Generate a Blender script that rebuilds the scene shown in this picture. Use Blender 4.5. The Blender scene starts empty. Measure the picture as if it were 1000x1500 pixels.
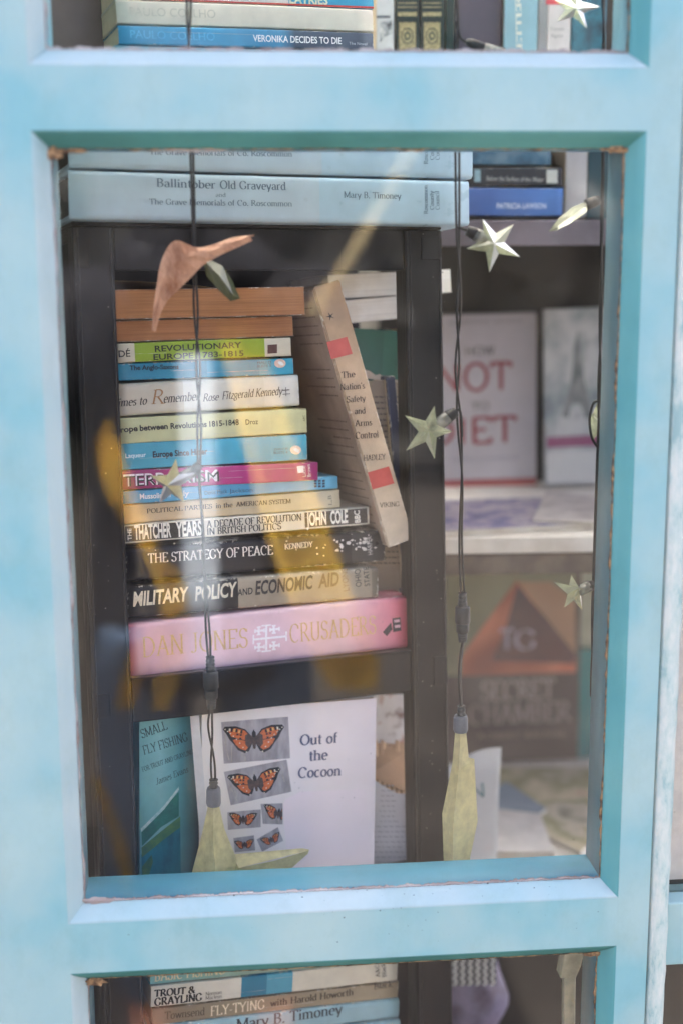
import bpy, bmesh, math, random
from mathutils import Vector, Matrix, Euler
random.seed(7)
R = math.radians
sc = bpy.context.scene
ZC = 1.5                                   # lens height above the pavement

# ------------------------------------------------------------------ camera
def rot(p, y, r):
    return Matrix.Rotation(y, 3, 'Z') @ Matrix.Rotation(p, 3, 'X') @ Matrix.Rotation(r, 3, 'Y')
CAMR = rot(-0.20294893, -0.09239854, 0.00481294)
CAMC = Vector((0, -1.0, ZC))
FPX = 2083.0
cam = bpy.data.cameras.new('camera'); camo = bpy.data.objects.new('camera', cam)
sc.collection.objects.link(camo); sc.camera = camo
camo.matrix_world = Matrix.Translation(CAMC) @ (CAMR @ Matrix.Rotation(math.pi/2, 3, 'X')).to_4x4()
cam.sensor_fit = 'HORIZONTAL'; cam.sensor_width = 24.0; cam.lens = FPX*24/1000
cam.clip_start = 0.01; cam.clip_end = 500
cam.dof.use_dof = True; cam.dof.focus_distance = 1.15; cam.dof.aperture_fstop = 2.3

# ------------------------------------------------------------------ sky, sun, exposure
SUN_EL, SUN_AZ = R(54), R(6)              # azimuth measured from +Y towards +X
w = bpy.data.worlds.new('World'); sc.world = w; w.use_nodes = True
nt = w.node_tree; bg = nt.nodes['Background']
sky = nt.nodes.new('ShaderNodeTexSky'); sky.sky_type = 'NISHITA'; sky.sun_disc = False
sky.sun_elevation = SUN_EL; sky.sun_rotation = SUN_AZ; sky.air_density = 0.5; sky.dust_density = 9.0; sky.ozone_density = 0.0
nt.links.new(sky.outputs[0], bg.inputs[0]); bg.inputs[1].default_value = 0.15
sun = bpy.data.lights.new('sun', 'SUN'); sun.energy = 4.8; sun.angle = R(0.6); sun.color = (1, .95, .87)
suno = bpy.data.objects.new('sun', sun); sc.collection.objects.link(suno)
sd = Vector((math.sin(SUN_AZ)*math.cos(SUN_EL), math.cos(SUN_AZ)*math.cos(SUN_EL), math.sin(SUN_EL)))
suno.rotation_euler = sd.to_track_quat('Z', 'Y').to_euler(); suno.location = (2, 4, 6)
sc.view_settings.view_transform = 'Standard'; sc.view_settings.look = 'None'
sc.view_settings.exposure = 3.4; sc.view_settings.gamma = 1.0
sc.view_settings.use_curve_mapping = False
sc.cycles.max_bounces = 14; sc.cycles.transparent_max_bounces = 24; sc.cycles.diffuse_bounces = 6

# ------------------------------------------------------------------ materials
def lin(v):
    v /= 255.0
    return v/12.92 if v <= .04045 else ((v+.055)/1.055)**2.4
def C(r, g, b, k=1.0): return (lin(r)*k, lin(g)*k, lin(b)*k, 1)
def nodes(name):
    m = bpy.data.materials.new(name); m.use_nodes = True
    t = m.node_tree; b = t.nodes['Principled BSDF']
    return m, t, b
def nd(t, k, **kw):
    n = t.nodes.new(k)
    for a, v in kw.items():
        if a in ('ins',):
            for i, x in v.items(): n.inputs[i].default_value = x
        else: setattr(n, a, v)
    return n
def ramp(t, stops, mode='LINEAR'):
    n = t.nodes.new('ShaderNodeValToRGB'); cr = n.color_ramp; cr.interpolation = mode
    cr.elements[0].position = stops[0][0]; cr.elements[0].color = stops[0][1]
    cr.elements[1].position = stops[-1][0]; cr.elements[1].color = stops[-1][1]
    for p, c in stops[1:-1]:
        e = cr.elements.new(p); e.color = c
    return n
def mixc(t, fac, a, b, mode='MIX'):
    n = t.nodes.new('ShaderNodeMix'); n.data_type = 'RGBA'; n.blend_type = mode
    for i, v in ((0, fac), (6, a), (7, b)):
        if isinstance(v, bpy.types.NodeSocket): t.links.new(v, n.inputs[i])
        else: n.inputs[i].default_value = v
    return n.outputs[2]
def objmap(t, scale=(1, 1, 1)):
    tc = nd(t, 'ShaderNodeTexCoord'); mp = nd(t, 'ShaderNodeMapping'); mp.inputs[3].default_value = scale
    t.links.new(tc.outputs[3], mp.inputs[0]); return mp.outputs[0]
def noise(t, vec, scale, detail=4, rough=.6):
    n = nd(t, 'ShaderNodeTexNoise', ins={2: scale, 3: detail, 4: rough}); t.links.new(vec, n.inputs[0]); return n.outputs[0]
def mth(t, op, a, b=0.0):
    n = nd(t, 'ShaderNodeMath', operation=op)
    for i, v in ((0, a), (1, b)):
        if isinstance(v, bpy.types.NodeSocket): t.links.new(v, n.inputs[i])
        else: n.inputs[i].default_value = v
    return n.outputs[0]
def bump(t, b, h, dist=.001, strength=.5):
    n = nd(t, 'ShaderNodeBump', ins={0: strength, 1: dist}); t.links.new(h, n.inputs[2]); t.links.new(n.outputs[0], b.inputs['Normal'])
_mc = {}
def plain(name, col, col2=None, rough=.6, scale=60, stretch=(1, 1, 1), bmp=.0, lo=.35, hi=.65, metal=0, spec=.5):
    if name in _mc: return _mc[name]
    m, t, b = nodes(name); v = objmap(t, stretch)
    n = noise(t, v, scale)
    col2 = col2 or tuple(x*.82 for x in col[:3])+(1,)
    r = ramp(t, [(lo, col2), (hi, col)]); t.links.new(n, r.inputs[0]); t.links.new(r.outputs[0], b.inputs[0])
    b.inputs['Roughness'].default_value = rough; b.inputs['Metallic'].default_value = metal
    b.inputs['Specular IOR Level'].default_value = spec
    if bmp: bump(t, b, n, bmp, .6)
    _mc[name] = m; return m
def paint(name, base, dark, pale, streak=(1, 1, .12)):
    m, t, b = nodes(name); v = objmap(t); vs = objmap(t, streak)
    big = noise(t, v, 9, 3, .5); st = noise(t, vs, 240, 5, .65); fine = noise(t, v, 420, 4, .7)
    r = ramp(t, [(.36, dark), (.5, base), (.66, pale)]); t.links.new(big, r.inputs[0])
    r2 = ramp(t, [(.35, (.985, .985, .985, 1)), (.65, (1.01, 1.01, 1.01, 1))]); t.links.new(st, r2.inputs[0])
    c = mixc(t, 1.0, r.outputs[0], r2.outputs[0], 'MULTIPLY')
    # small dings where older paint shows
    dn = noise(t, v, 95, 6, .72); rd = ramp(t, [(.715, (0, 0, 0, 1)), (.74, (1, 1, 1, 1))]); t.links.new(dn, rd.inputs[0])
    c = mixc(t, rd.outputs[0], c, C(150, 150, 140))
    gr = ramp(t, [(.5, (1, 1, 1, 1)), (.78, (.86, .87, .84, 1))]); t.links.new(noise(t, objmap(t, (1, 1, .6)), 26, 7, .72), gr.inputs[0]); c = mixc(t, 1.0, c, gr.outputs[0], 'MULTIPLY')
    t.links.new(c, b.inputs[0]); b.inputs['Roughness'].default_value = .5
    h = mth(t, 'ADD', st, mth(t, 'MULTIPLY', noise(t, v, 30, 3, .5), 2.0)); h = mth(t, 'ADD', h, mth(t, 'MULTIPLY', fine, .3))
    bump(t, b, h, .0004, .5); return m
M_front = paint('door_paint', C(141, 176, 180), C(118, 169, 178), C(152, 181, 182), (.5, 1, .3))
M_rail = M_front
M_teal = paint('shaded_old_teal_paint', C(62, 122, 122), C(54, 110, 110), C(74, 132, 132), (.12, 1, 1))  # older teal paint, with underside shade mixed into the colour
M_tealr = paint('shaded_turquoise_paint', C(82, 146, 150), C(70, 138, 144), C(96, 154, 156))  # darker copy for right beads, their shade put into the colour
M_pale = paint('lit_bead_paint', C(152, 174, 178), C(140, 170, 176), C(160, 178, 180))  # paler copy: sky light painted into bottom and left beads
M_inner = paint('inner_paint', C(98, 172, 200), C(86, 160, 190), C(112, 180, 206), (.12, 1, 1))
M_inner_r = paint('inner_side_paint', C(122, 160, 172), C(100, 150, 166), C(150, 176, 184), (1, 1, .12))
M_putty = plain('cracked_putty', C(178, 172, 170), C(128, 112, 108), .9, 60, bmp=.0005, lo=.35, hi=.6, stretch=(.25, 1, 1))
M_grime = plain('brown_grime', C(168, 136, 100), C(84, 66, 52), .95, 190, bmp=.001, lo=.4, hi=.6)
M_speck = plain('mould_speck', C(92, 100, 100), C(60, 62, 60), .9, 400)
M_black = plain('black_plastic', C(30, 28, 30), C(19, 18, 20), .5, 14, bmp=.0, lo=.3, hi=.7, spec=.3)
def scuffed(m):
    t = m.node_tree; b = t.nodes['Principled BSDF']; n = noise(t, objmap(t, (1, 1, .08)), 260, 6, .75); q = ramp(t, [(.3, (.34,)*3+(1,)), (.7, (.68,)*3+(1,))]); t.links.new(n, q.inputs[0]); t.links.new(q.outputs[0], b.inputs['Roughness'])
    src = b.inputs[0].links[0].from_socket; n2 = noise(t, objmap(t, (1, 1, .3)), 90, 9, .8); q2 = ramp(t, [(.63, (0, 0, 0, 1)), (.72, (.16, .16, .16, 1))]); t.links.new(n2, q2.inputs[0]); t.links.new(mixc(t, q2.outputs[0], src, C(120, 116, 112)), b.inputs[0]); bump(t, b, n, .0003, .4)
scuffed(M_black)
M_blackr = plain('ribbed_black_plastic', C(44, 42, 44), C(30, 28, 30), .34, 30)
M_deep = plain('dark_backing', C(24, 22, 24), C(15, 14, 15), .8, 20)
M_cord = plain('green_black_cord', C(32, 31, 31), C(22, 21, 21), .5, 200)
M_conn = plain('grey_connector_plastic', C(58, 62, 64), C(46, 50, 52), .45, 80)
M_lav = plain('shelf_grey', C(120, 112, 122), C(96, 90, 98), .6, 18)
M_white = plain('shelf_white', C(226, 222, 214), C(200, 194, 184), .6, 24)
M_wall = plain('kiosk_inner_wall', C(206, 200, 190), C(180, 172, 162), .8, 9)  # pale so the unseen walls bounce light onto the books
M_dirtpane = None

def clearmat(name, tint, alpha, rough=.12):
    m, t, b = nodes(name); t.nodes.remove(b)
    out = t.nodes['Material Output']
    tr = nd(t, 'ShaderNodeBsdfTransparent'); tr.inputs[0].default_value = (.93, .95, .9, 1)
    tl = nd(t, 'ShaderNodeBsdfTranslucent'); tl.inputs[0].default_value = tint
    df = nd(t, 'ShaderNodeBsdfDiffuse'); df.inputs[0].default_value = tint
    gl = nd(t, 'ShaderNodeBsdfGlossy'); gl.inputs[1].default_value = rough
    m1 = nd(t, 'ShaderNodeMixShader'); m1.inputs[0].default_value = .5
    t.links.new(tl.outputs[0], m1.inputs[1]); t.links.new(df.outputs[0], m1.inputs[2])
    v = objmap(t); n = noise(t, v, 130, 3, .6); rr = ramp(t, [(.3, (max(0, alpha-.16),)*3+(1,)), (.7, (min(1, alpha+.12),)*3+(1,))]); t.links.new(n, rr.inputs[0])
    m2 = nd(t, 'ShaderNodeMixShader'); t.links.new(rr.outputs[0], m2.inputs[0]); t.links.new(tr.outputs[0], m2.inputs[1]); t.links.new(m1.outputs[0], m2.inputs[2])
    fr = nd(t, 'ShaderNodeFresnel'); fr.inputs[0].default_value = 1.38
    m3 = nd(t, 'ShaderNodeMixShader'); t.links.new(fr.outputs[0], m3.inputs[0]); t.links.new(m2.outputs[0], m3.inputs[1]); t.links.new(gl.outputs[0], m3.inputs[2])
    t.links.new(m3.outputs[0], out.inputs[0]); return m
M_star = clearmat('clear_plastic_star', C(222, 226, 188), .42, .3)
M_starfrost = clearmat('frosted_plastic_star', C(232, 226, 178), .86, .45)
M_socket = clearmat('clear_plastic_socket', C(205, 205, 196), .42)

def glass(name):
    m, t, b = nodes(name); t.nodes.remove(b); out = t.nodes['Material Output']
    tr = nd(t, 'ShaderNodeBsdfTransparent'); gl = nd(t, 'ShaderNodeBsdfGlossy'); gl.inputs[1].default_value = 0.015
    v = objmap(t)
    fr = nd(t, 'ShaderNodeFresnel'); fr.inputs[0].default_value = 1.39
    wob = nd(t, 'ShaderNodeBump', ins={0: .12, 1: .0015}); t.links.new(noise(t, v, 9, 2, .4), wob.inputs[2]); t.links.new(wob.outputs[0], gl.inputs['Normal'])
    m1 = nd(t, 'ShaderNodeMixShader'); t.links.new(fr.outputs[0], m1.inputs[0]); t.links.new(tr.outputs[0], m1.inputs[1]); t.links.new(gl.outputs[0], m1.inputs[2])
    # dust: scattered pale flecks and a faint smeared film
    vo = nd(t, 'ShaderNodeTexVoronoi', ins={2: 95.0}); t.links.new(v, vo.inputs[0])
    fl = ramp(t, [(.035, (1, 1, 1, 1)), (.085, (0, 0, 0, 1))]); t.links.new(vo.outputs[0], fl.inputs[0])
    pick = ramp(t, [(.58, (0, 0, 0, 1)), (.66, (1, 1, 1, 1))]); t.links.new(noise(t, v, 24, 2, .5), pick.inputs[0])
    film = ramp(t, [(.45, (0, 0, 0, 1)), (.8, (1, 1, 1, 1))]); t.links.new(noise(t, objmap(t, (1, 1, .4)), 16, 5, .7), film.inputs[0])
    d = mth(t, 'ADD', mth(t, 'MULTIPLY', mth(t, 'MULTIPLY', fl.outputs[0], pick.outputs[0]), .22), mth(t, 'MULTIPLY', film.outputs[0], .016))
    df = nd(t, 'ShaderNodeBsdfDiffuse'); df.inputs[0].default_value = (.6, .58, .55, 1)
    m2 = nd(t, 'ShaderNodeMixShader'); t.links.new(d, m2.inputs[0]); t.links.new(m1.outputs[0], m2.inputs[1]); t.links.new(df.outputs[0], m2.inputs[2])
    t.links.new(m2.outputs[0], out.inputs[0]); return m
M_glass = glass('old_window_glass')

def paper(name, col, axis=2, dens=1500, col2=None):
    """page edges: fine stripes across `axis`"""
    if name in _mc: return _mc[name]
    m, t, b = nodes(name); s = [6.0, 6.0, 6.0]; s[axis] = dens
    v = objmap(t, tuple(s)); n = noise(t, v, 1.0, 3, .8); big = noise(t, objmap(t), 28, 4, .6)
    r = ramp(t, [(.32, tuple(x*(.62 if col[0] < .7 else .86) for x in col[:3])+(1,)), (.55, col)]); t.links.new(n, r.inputs[0])
    r2 = ramp(t, [(.3, (.8, .76, .7, 1)), (.6, (1, 1, 1, 1))]); t.links.new(big, r2.inputs[0])
    t.links.new(mixc(t, 1.0, r.outputs[0], r2.outputs[0], 'MULTIPLY'), b.inputs[0])
    b.inputs['Roughness'].default_value = .9; bump(t, b, n, .0004, .7); _mc[name] = m; return m

def covermat(name, blocks, L, H, rough=.38, wear=.5, wearcol=C(232, 226, 212), tone=.1, edge=.0022, soft=False):
    """printed cover: colour bands along the length of the spine, scuffs, rubbed edges"""
    m, t, b = nodes(name); tc = nd(t, 'ShaderNodeTexCoord'); sx = nd(t, 'ShaderNodeSeparateXYZ'); t.links.new(tc.outputs[3], sx.inputs[0])
    v = tc.outputs[3]
    if len(blocks) == 1:
        col = nd(t, 'ShaderNodeRGB'); col.outputs[0].default_value = blocks[0][1]; c = col.outputs[0]
    else:
        r = ramp(t, [(max(0, min(1, p)), q) for p, q in blocks], 'LINEAR' if soft else 'CONSTANT')
        t.links.new(mth(t, 'DIVIDE', sx.outputs[0], L), r.inputs[0]); c = r.outputs[0]
    n1 = noise(t, v, 22, 5, .65); r1 = ramp(t, [(.3, (1-tone*2.4,)*3+(1,)), (.7, (1+tone*.4,)*3+(1,))]); t.links.new(n1, r1.inputs[0])
    c = mixc(t, 1.0, c, r1.outputs[0], 'MULTIPLY')
    # rubbed edges: distance to the long edges and to the ends
    z = sx.outputs[2]; x = sx.outputs[0]
    dz = mth(t, 'MINIMUM', mth(t, 'ABSOLUTE', z), mth(t, 'ABSOLUTE', mth(t, 'SUBTRACT', H, z)))
    dx = mth(t, 'MINIMUM', mth(t, 'ABSOLUTE', x), mth(t, 'ABSOLUTE', mth(t, 'SUBTRACT', L, x)))
    dd = mth(t, 'MINIMUM', dz, dx)
    n2 = noise(t, v, 210, 6, .75)
    e = mth(t, 'SUBTRACT', mth(t, 'MULTIPLY', mth(t, 'SUBTRACT', n2, .44), edge*3.0), dd)
    em = nd(t, 'ShaderNodeMapRange', ins={1: -.00005, 2: .0004, 3: 0.0, 4: 1.0}); t.links.new(e, em.inputs[0])
    n3 = noise(t, objmap(t, (1, 1, 2.2)), 120, 8, .8); sm = ramp(t, [(.66, (0, 0, 0, 1)), (.69, (1, 1, 1, 1))]); t.links.new(n3, sm.inputs[0])
    msk = ramp(t, [(.48, (0, 0, 0, 1)), (.6, (1, 1, 1, 1))]); t.links.new(noise(t, v, 55, 3, .6), msk.inputs[0])
    wf = mth(t, 'MULTIPLY', mth(t, 'MAXIMUM', mth(t, 'MULTIPLY', em.outputs[0], msk.outputs[0]), mth(t, 'MULTIPLY', sm.outputs[0], wear)), min(1.0, .35+wear))
    c = mixc(t, wf, c, wearcol); t.links.new(c, b.inputs[0])
    b.inputs['Roughness'].default_value = rough
    rr = ramp(t, [(.3, (rough*.8,)*3+(1,)), (.7, (min(1, rough*1.4),)*3+(1,))]); t.links.new(n1, rr.inputs[0]); t.links.new(rr.outputs[0], b.inputs['Roughness'])
    hh = mth(t, 'ADD', noise(t, objmap(t, (.5, 1, 3)), 60, 3, .5), mth(t, 'MULTIPLY', n2, .15)); bump(t, b, hh, .0007, .35)
    return m
def ink(col, rough=.55):
    k = 'ink_%d_%d_%d' % tuple(int(255*x) for x in col[:3])
    if k in _mc: return _mc[k]
    m, t, b = nodes(k); v = objmap(t); n = noise(t, v, 500, 3, .7)
    r = ramp(t, [(.3, tuple(min(1, x*1.25+.02) for x in col[:3])+(1,)), (.6, col)]); t.links.new(n, r.inputs[0]); t.links.new(r.outputs[0], b.inputs[0])
    b.inputs['Roughness'].default_value = rough; _mc[k] = m; return m

# ------------------------------------------------------------------ frames and measuring
class Fr:
    def __init__(s, o, r): s.o = Vector(o); s.r = r; s.i = r.transposed()
    def w(s, x, y, z): return s.o + s.r @ Vector((x, y, z))
    def hit(s, px, py, d=0.0):
        """where the sight line through a photo pixel meets the plane at depth d of this frame (local x, z)"""
        ray = CAMR @ Vector(((px-500)/FPX, 1, -(py-750)/FPX))
        o = s.i @ (CAMC - s.o); q = s.i @ ray; k = (d-o.y)/q.y
        return Vector((o.x+k*q.x, o.z+k*q.z))
I3 = Matrix.Identity(3)
DOOR = Fr((0, 0, ZC), I3)
RACK = Fr((-0.07041288, .13, ZC-0.03760302), rot(-0.09126309, 0.27294165, 0.0163274))
BACK = Fr((0, .34, ZC), rot(0, R(-3), 0))
WIRE = Fr((0, .072, ZC), I3)

# ------------------------------------------------------------------ object helpers
col = sc.collection
def tag(o, label=None, cat=None, group=None, kind=None):
    if label: o['label'] = label
    if cat: o['category'] = cat
    if group: o['group'] = group
    if kind: o['kind'] = kind
    return o
def root(name, label, cat, M, group=None):
    o = bpy.data.objects.new(name, None); o.empty_display_size = .02; col.objects.link(o)
    o.matrix_world = M; tag(o, label, cat, group); o['_m'] = 0; del o['_m']
    return o
def mobj(name, bm, mats, parent=None, smooth=False):
    me = bpy.data.meshes.new(name); bm.to_mesh(me); bm.free()
    for m in (mats if isinstance(mats, (list, tuple)) else [mats]): me.materials.append(m)
    if smooth:
        for p in me.polygons: p.use_smooth = True
    o = bpy.data.objects.new(name, me); col.objects.link(o); o.parent = parent
    return o
def box(bm, x0, x1, y0, y1, z0, z1, mi=0):
    v = [bm.verts.new(p) for p in ((x0,y0,z0),(x1,y0,z0),(x1,y1,z0),(x0,y1,z0),(x0,y0,z1),(x1,y0,z1),(x1,y1,z1),(x0,y1,z1))]
    for f in ((0,3,2,1),(4,5,6,7),(0,1,5,4),(1,2,6,5),(2,3,7,6),(3,0,4,7)):
        q = bm.faces.new([v[i] for i in f]); q.material_index = mi
    return v
def bevel(bm, w, seg=1):
    bmesh.ops.bevel(bm, geom=bm.edges[:], offset=w, segments=seg, affect='EDGES', profile=.5)
def tube(bm, pts, r, n=6, caps=True, mi=0):
    pts = [Vector(p) for p in pts]; rings = []
    for i, p in enumerate(pts):
        d = (pts[min(i+1, len(pts)-1)] - pts[max(i-1, 0)]).normalized()
        a = d.orthogonal().normalized() if i == 0 else (rings_a - d*rings_a.dot(d)).normalized()
        rings_a = a; b = d.cross(a); rr = r[i] if isinstance(r, (list, tuple)) else r
        rings.append([bm.verts.new(p + rr*(math.cos(2*math.pi*k/n)*a + math.sin(2*math.pi*k/n)*b)) for k in range(n)])
    for a, b in zip(rings, rings[1:]):
        for k in range(n):
            f = bm.faces.new((a[k], a[(k+1) % n], b[(k+1) % n], b[k])); f.smooth = True; f.material_index = mi
    if caps: bm.faces.new(rings[0][::-1]).material_index = mi; bm.faces.new(rings[-1]).material_index = mi
def poly(bm, pts, mi=0):
    f = bm.faces.new([bm.verts.new(p) for p in pts]); f.material_index = mi; return f
def curve(pts, n=8):
    """smooth line through points"""
    P = [Vector(p) for p in pts]; P = [2*P[0]-P[1]] + P + [2*P[-1]-P[-2]]; out = []
    for i in range(1, len(P)-2):
        for k in range(n):
            t = k/n; a, b, c, d = P[i-1:i+3]
            out.append(.5*((2*b)+(c-a)*t+(2*a-5*b+4*c-d)*t*t+(3*b-a-3*c+d)*t**3))
    return out + [P[-2]]

# ------------------------------------------------------------------ lettering (stroke drawn roman; heavy sans uses the built-in face)
G = {}
def g(ch, adv, *st): G[ch] = (adv, st)
X = .66
g('A', .8, 'L .1 0 .4 1', 'L .7 0 .4 1', 'l .22 .35 .58 .35'); g('B', .68, 'L .15 0 .15 1', 'A .3 .76 .24 .24 -90 90', 'A .3 .27 .28 .27 -90 90', 'l .15 1 .3 1', 'l .15 .53 .3 .53', 'l .15 0 .3 0')
g('C', .78, 'A .42 .5 .34 .5 50 310', 'l .66 .72 .66 .9'); g('D', .82, 'L .15 0 .15 1', 'A .3 .5 .42 .5 -90 90', 'l .15 1 .3 1', 'l .15 0 .3 0')
g('E', .66, 'L .15 0 .15 1', 'l .15 .985 .58 .985', 'l .15 .52 .48 .52', 'l .15 .015 .6 .015', 'l .58 1 .58 .82', 'l .6 0 .6 .2'); g('F', .62, 'L .15 0 .15 1', 'l .15 .985 .58 .985', 'l .15 .5 .46 .5', 'l .58 1 .58 .82')
g('G', .82, 'A .42 .5 .34 .5 50 330', 'L .68 .4 .68 .1', 'l .66 .72 .66 .9'); g('H', .84, 'L .16 0 .16 1', 'L .68 0 .68 1', 'l .16 .52 .68 .52'); g('I', .36, 'L .18 0 .18 1'); g('J', .5, 'T .32 1 .32 .15', 'A .18 .15 .14 .15 -150 0')
g('K', .78, 'L .15 0 .15 1', 'T .66 1 .16 .42', 'T .7 0 .3 .55'); g('L', .64, 'L .15 0 .15 1', 'l .15 .015 .6 .015', 'l .6 0 .6 .2'); g('M', .98, 'L .14 0 .14 1', 'l .14 1 .49 .1', 'l .49 .1 .84 1', 'L .84 0 .84 1')
g('N', .86, 'L .14 0 .14 1', 'l .14 1 .7 0', 'L .7 0 .7 1'); g('O', .84, 'A .42 .5 .34 .5 0 360'); g('P', .66, 'L .15 0 .15 1', 'A .3 .73 .27 .27 -90 90', 'l .15 1 .3 1', 'l .15 .46 .3 .46'); g('Q', .84, 'A .42 .5 .34 .5 0 360', 'l .45 .1 .75 -.2')
g('R', .76, 'L .15 0 .15 1', 'A .3 .75 .25 .25 -90 90', 'l .15 1 .3 1', 'l .15 .5 .3 .5', 'T .7 0 .34 .5'); g('S', .6, 'A .3 .75 .2 .24 20 270', 'A .3 .26 .22 .26 -160 90', 'l .5 .8 .5 .95', 'l .08 .22 .08 .05'); g('T', .7, 'B .35 0 .35 1', 'l .06 .985 .64 .985', 'l .06 1 .06 .82', 'l .64 1 .64 .82')
g('U', .8, 'T .15 1 .15 .3', 'A .4 .3 .25 .3 180 360', 'T .65 1 .65 .3'); g('V', .78, 'T .1 1 .4 0', 'T .7 1 .4 0'); g('W', 1.04, 'T .08 1 .32 0', 'l .32 0 .52 1', 'l .52 1 .74 0', 'T .96 1 .74 0'); g('X', .76, 'L .1 0 .66 1', 'L .66 0 .1 1'); g('Y', .74, 'T .06 1 .37 .48', 'T .68 1 .37 .48', 'B .37 0 .37 .48'); g('Z', .66, 'l .1 .985 .58 .985', 'l .58 1 .08 0', 'l .08 .015 .6 .015')
g('a', .55, 'A .26 .18 .17 .18 60 300', 'B .42 0 .42 .45', 'A .25 .45 .17 .2 0 160'); g('b', .6, 'T .13 1 .13 0', 'A .31 .33 .2 .33 -150 150'); g('c', .52, 'A .28 .33 .2 .33 50 310'); g('d', .6, 'L .46 1 .46 0', 'A .28 .33 .2 .33 30 330'); g('e', .54, 'A .28 .33 .2 .33 0 310', 'l .1 .36 .48 .36')
g('f', .38, 'B .16 0 .16 .8', 'A .3 .8 .14 .19 70 180', 'l .04 .64 .34 .64'); g('g', .56, 'A .26 .42 .17 .23 0 360', 'A .26 -.08 .2 .18 0 360', 'l .4 .6 .52 .64'); g('h', .62, 'L .13 0 .13 1', 'A .31 .45 .17 .2 0 150', 'B .48 0 .48 .46'); g('i', .3, 'L .15 0 .15 .66', 'A .15 .9 .03 .04 0 360'); g('j', .3, 'T .16 .66 .16 -.1', 'A .06 -.1 .1 .15 -140 0')
g('k', .6, 'L .13 0 .13 1', 'T .48 .66 .14 .28', 'T .54 0 .25 .38'); g('l', .3, 'L .15 0 .15 1'); g('m', .92, 'L .13 0 .13 .66', 'A .29 .46 .16 .19 0 150', 'B .45 0 .45 .46', 'A .61 .46 .16 .19 0 150', 'B .78 0 .78 .46'); g('n', .62, 'L .13 0 .13 .66', 'A .31 .46 .17 .19 0 150', 'B .48 0 .48 .46'); g('o', .58, 'A .29 .33 .21 .33 0 360')
g('p', .6, 'L .13 -.32 .13 .66', 'A .31 .33 .2 .33 -150 150'); g('r', .44, 'L .13 0 .13 .66', 'A .3 .44 .16 .2 50 150'); g('s', .44, 'A .22 .5 .13 .15 20 270', 'A .22 .17 .15 .17 -160 90'); g('t', .38, 'l .18 .88 .18 .14', 'A .28 .14 .1 .13 180 300', 'l .05 .64 .34 .64'); g('u', .62, 'T .13 .66 .13 .2', 'A .3 .2 .17 .19 180 330', 'L .48 .66 .48 0')
g('v', .56, 'T .06 .66 .28 0', 'T .5 .66 .28 0'); g('w', .8, 'T .06 .66 .24 0', 'l .24 0 .4 .62', 'l .4 .62 .57 0', 'T .74 .66 .57 0'); g('y', .56, 'T .06 .66 .28 0', 'T .5 .66 .2 -.3'); g('z', .5, 'l .08 .64 .44 .64', 'l .44 .64 .06 0', 'l .06 .02 .46 .02'); g('x', .54, 'L .08 0 .46 .66', 'L .46 0 .08 .66')
g(' ', .34); g('.', .26, 'A .13 .04 .03 .04 0 360'); g("'", .22, 'l .12 1 .1 .8'); g('-', .4, 'l .06 .34 .34 .34'); g('&', .84, 'A .34 .78 .16 .2 0 360', 'A .32 .27 .24 .27 40 300', 'l .22 .65 .74 0', 'l .45 .1 .72 .45')
def stroke_text(s, thick=.13, thin=.05, serif=True, slant=0.0, mono=False, track=0.0):
    """returns (list of polygons in em units, width)"""
    out = []; x0 = 0; k = 0
    def wid(dx, dy):
        if mono: return thick
        th = math.atan2(dy, dx); return thin+(thick-thin)*abs(math.sin(th-R(14)))
    def strip(pts):
        n = len(pts); L = []; Rr = []
        for i, (x, y) in enumerate(pts):
            a = pts[max(0, i-1)]; b = pts[min(n-1, i+1)]
            if i == 0 and pts[0] == pts[-1]: a = pts[-2]
            if i == n-1 and pts[0] == pts[-1]: b = pts[1]
            dx, dy = b[0]-a[0], b[1]-a[1]; l = math.hypot(dx, dy) or 1; w2 = wid(dx, dy)/2
            L.append((x-dy/l*w2, y+dx/l*w2)); Rr.append((x+dy/l*w2, y-dx/l*w2))
        return [[L[i], Rr[i], Rr[i+1], L[i+1]] for i in range(n-1)]
    for ch in s:
        if ch not in G: x0 += .4; continue
        adv, st = G[ch]
        for q in st:
            p = q.split(); v = [float(a) for a in p[1:]]; k += 1
            if p[0] == 'A':
                cx, cy, rx, ry, a0, a1 = v; n = max(5, int(abs(a1-a0)/24)); rx2 = max(.01, rx-thick*.0)
                pts = [(cx+rx2*math.cos(R(a0+(a1-a0)*i/n)), cy+ry*math.sin(R(a0+(a1-a0)*i/n))) for i in range(n+1)]
            else: pts = [(v[0], v[1]), (v[2], v[3])]
            for quad in strip(pts): out.append((k, [(x+x0, y) for x, y in quad]))
            if serif and p[0] in 'LTB':
                ends = [(v[0], v[1])] if p[0] in 'TB' else [(v[0], v[1]), (v[2], v[3])]
                for (ex, ey) in ends:
                    k += 1; s1 = .13 if ey < .05 or ey > .9 else .11; s2 = s1 if ey < .05 or (ey > .9 and ch.isupper()) else .02
                    yy = ey-thin*.5 if ey > .3 else ey+thin*.5
                    out.append((k, [(ex-s1+x0, yy-thin*.5), (ex+s2+x0, yy-thin*.5), (ex+s2+x0, yy+thin*.5), (ex-s1+x0, yy+thin*.5)]))
        x0 += adv+track
    if slant: out = [(k, [(x+slant*y, y) for x, y in q]) for k, q in out]
    return out, x0
_font_cache = {}
def sans_text(s, weight=0.0):
    key = (s, weight)
    if key not in _font_cache:
        cu = bpy.data.curves.new('lettering', 'FONT'); cu.body = s; cu.size = 1.0; cu.offset = weight; cu.resolution_u = 3
        o = bpy.data.objects.new('lettering', cu); me = o.to_mesh()
        vs = [v.co.copy() for v in me.vertices]; fs = [tuple(p.vertices) for p in me.polygons]; o.to_mesh_clear()
        bpy.data.objects.remove(o); bpy.data.curves.remove(cu)
        _font_cache[key] = (vs, fs)
    return _font_cache[key]

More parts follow.
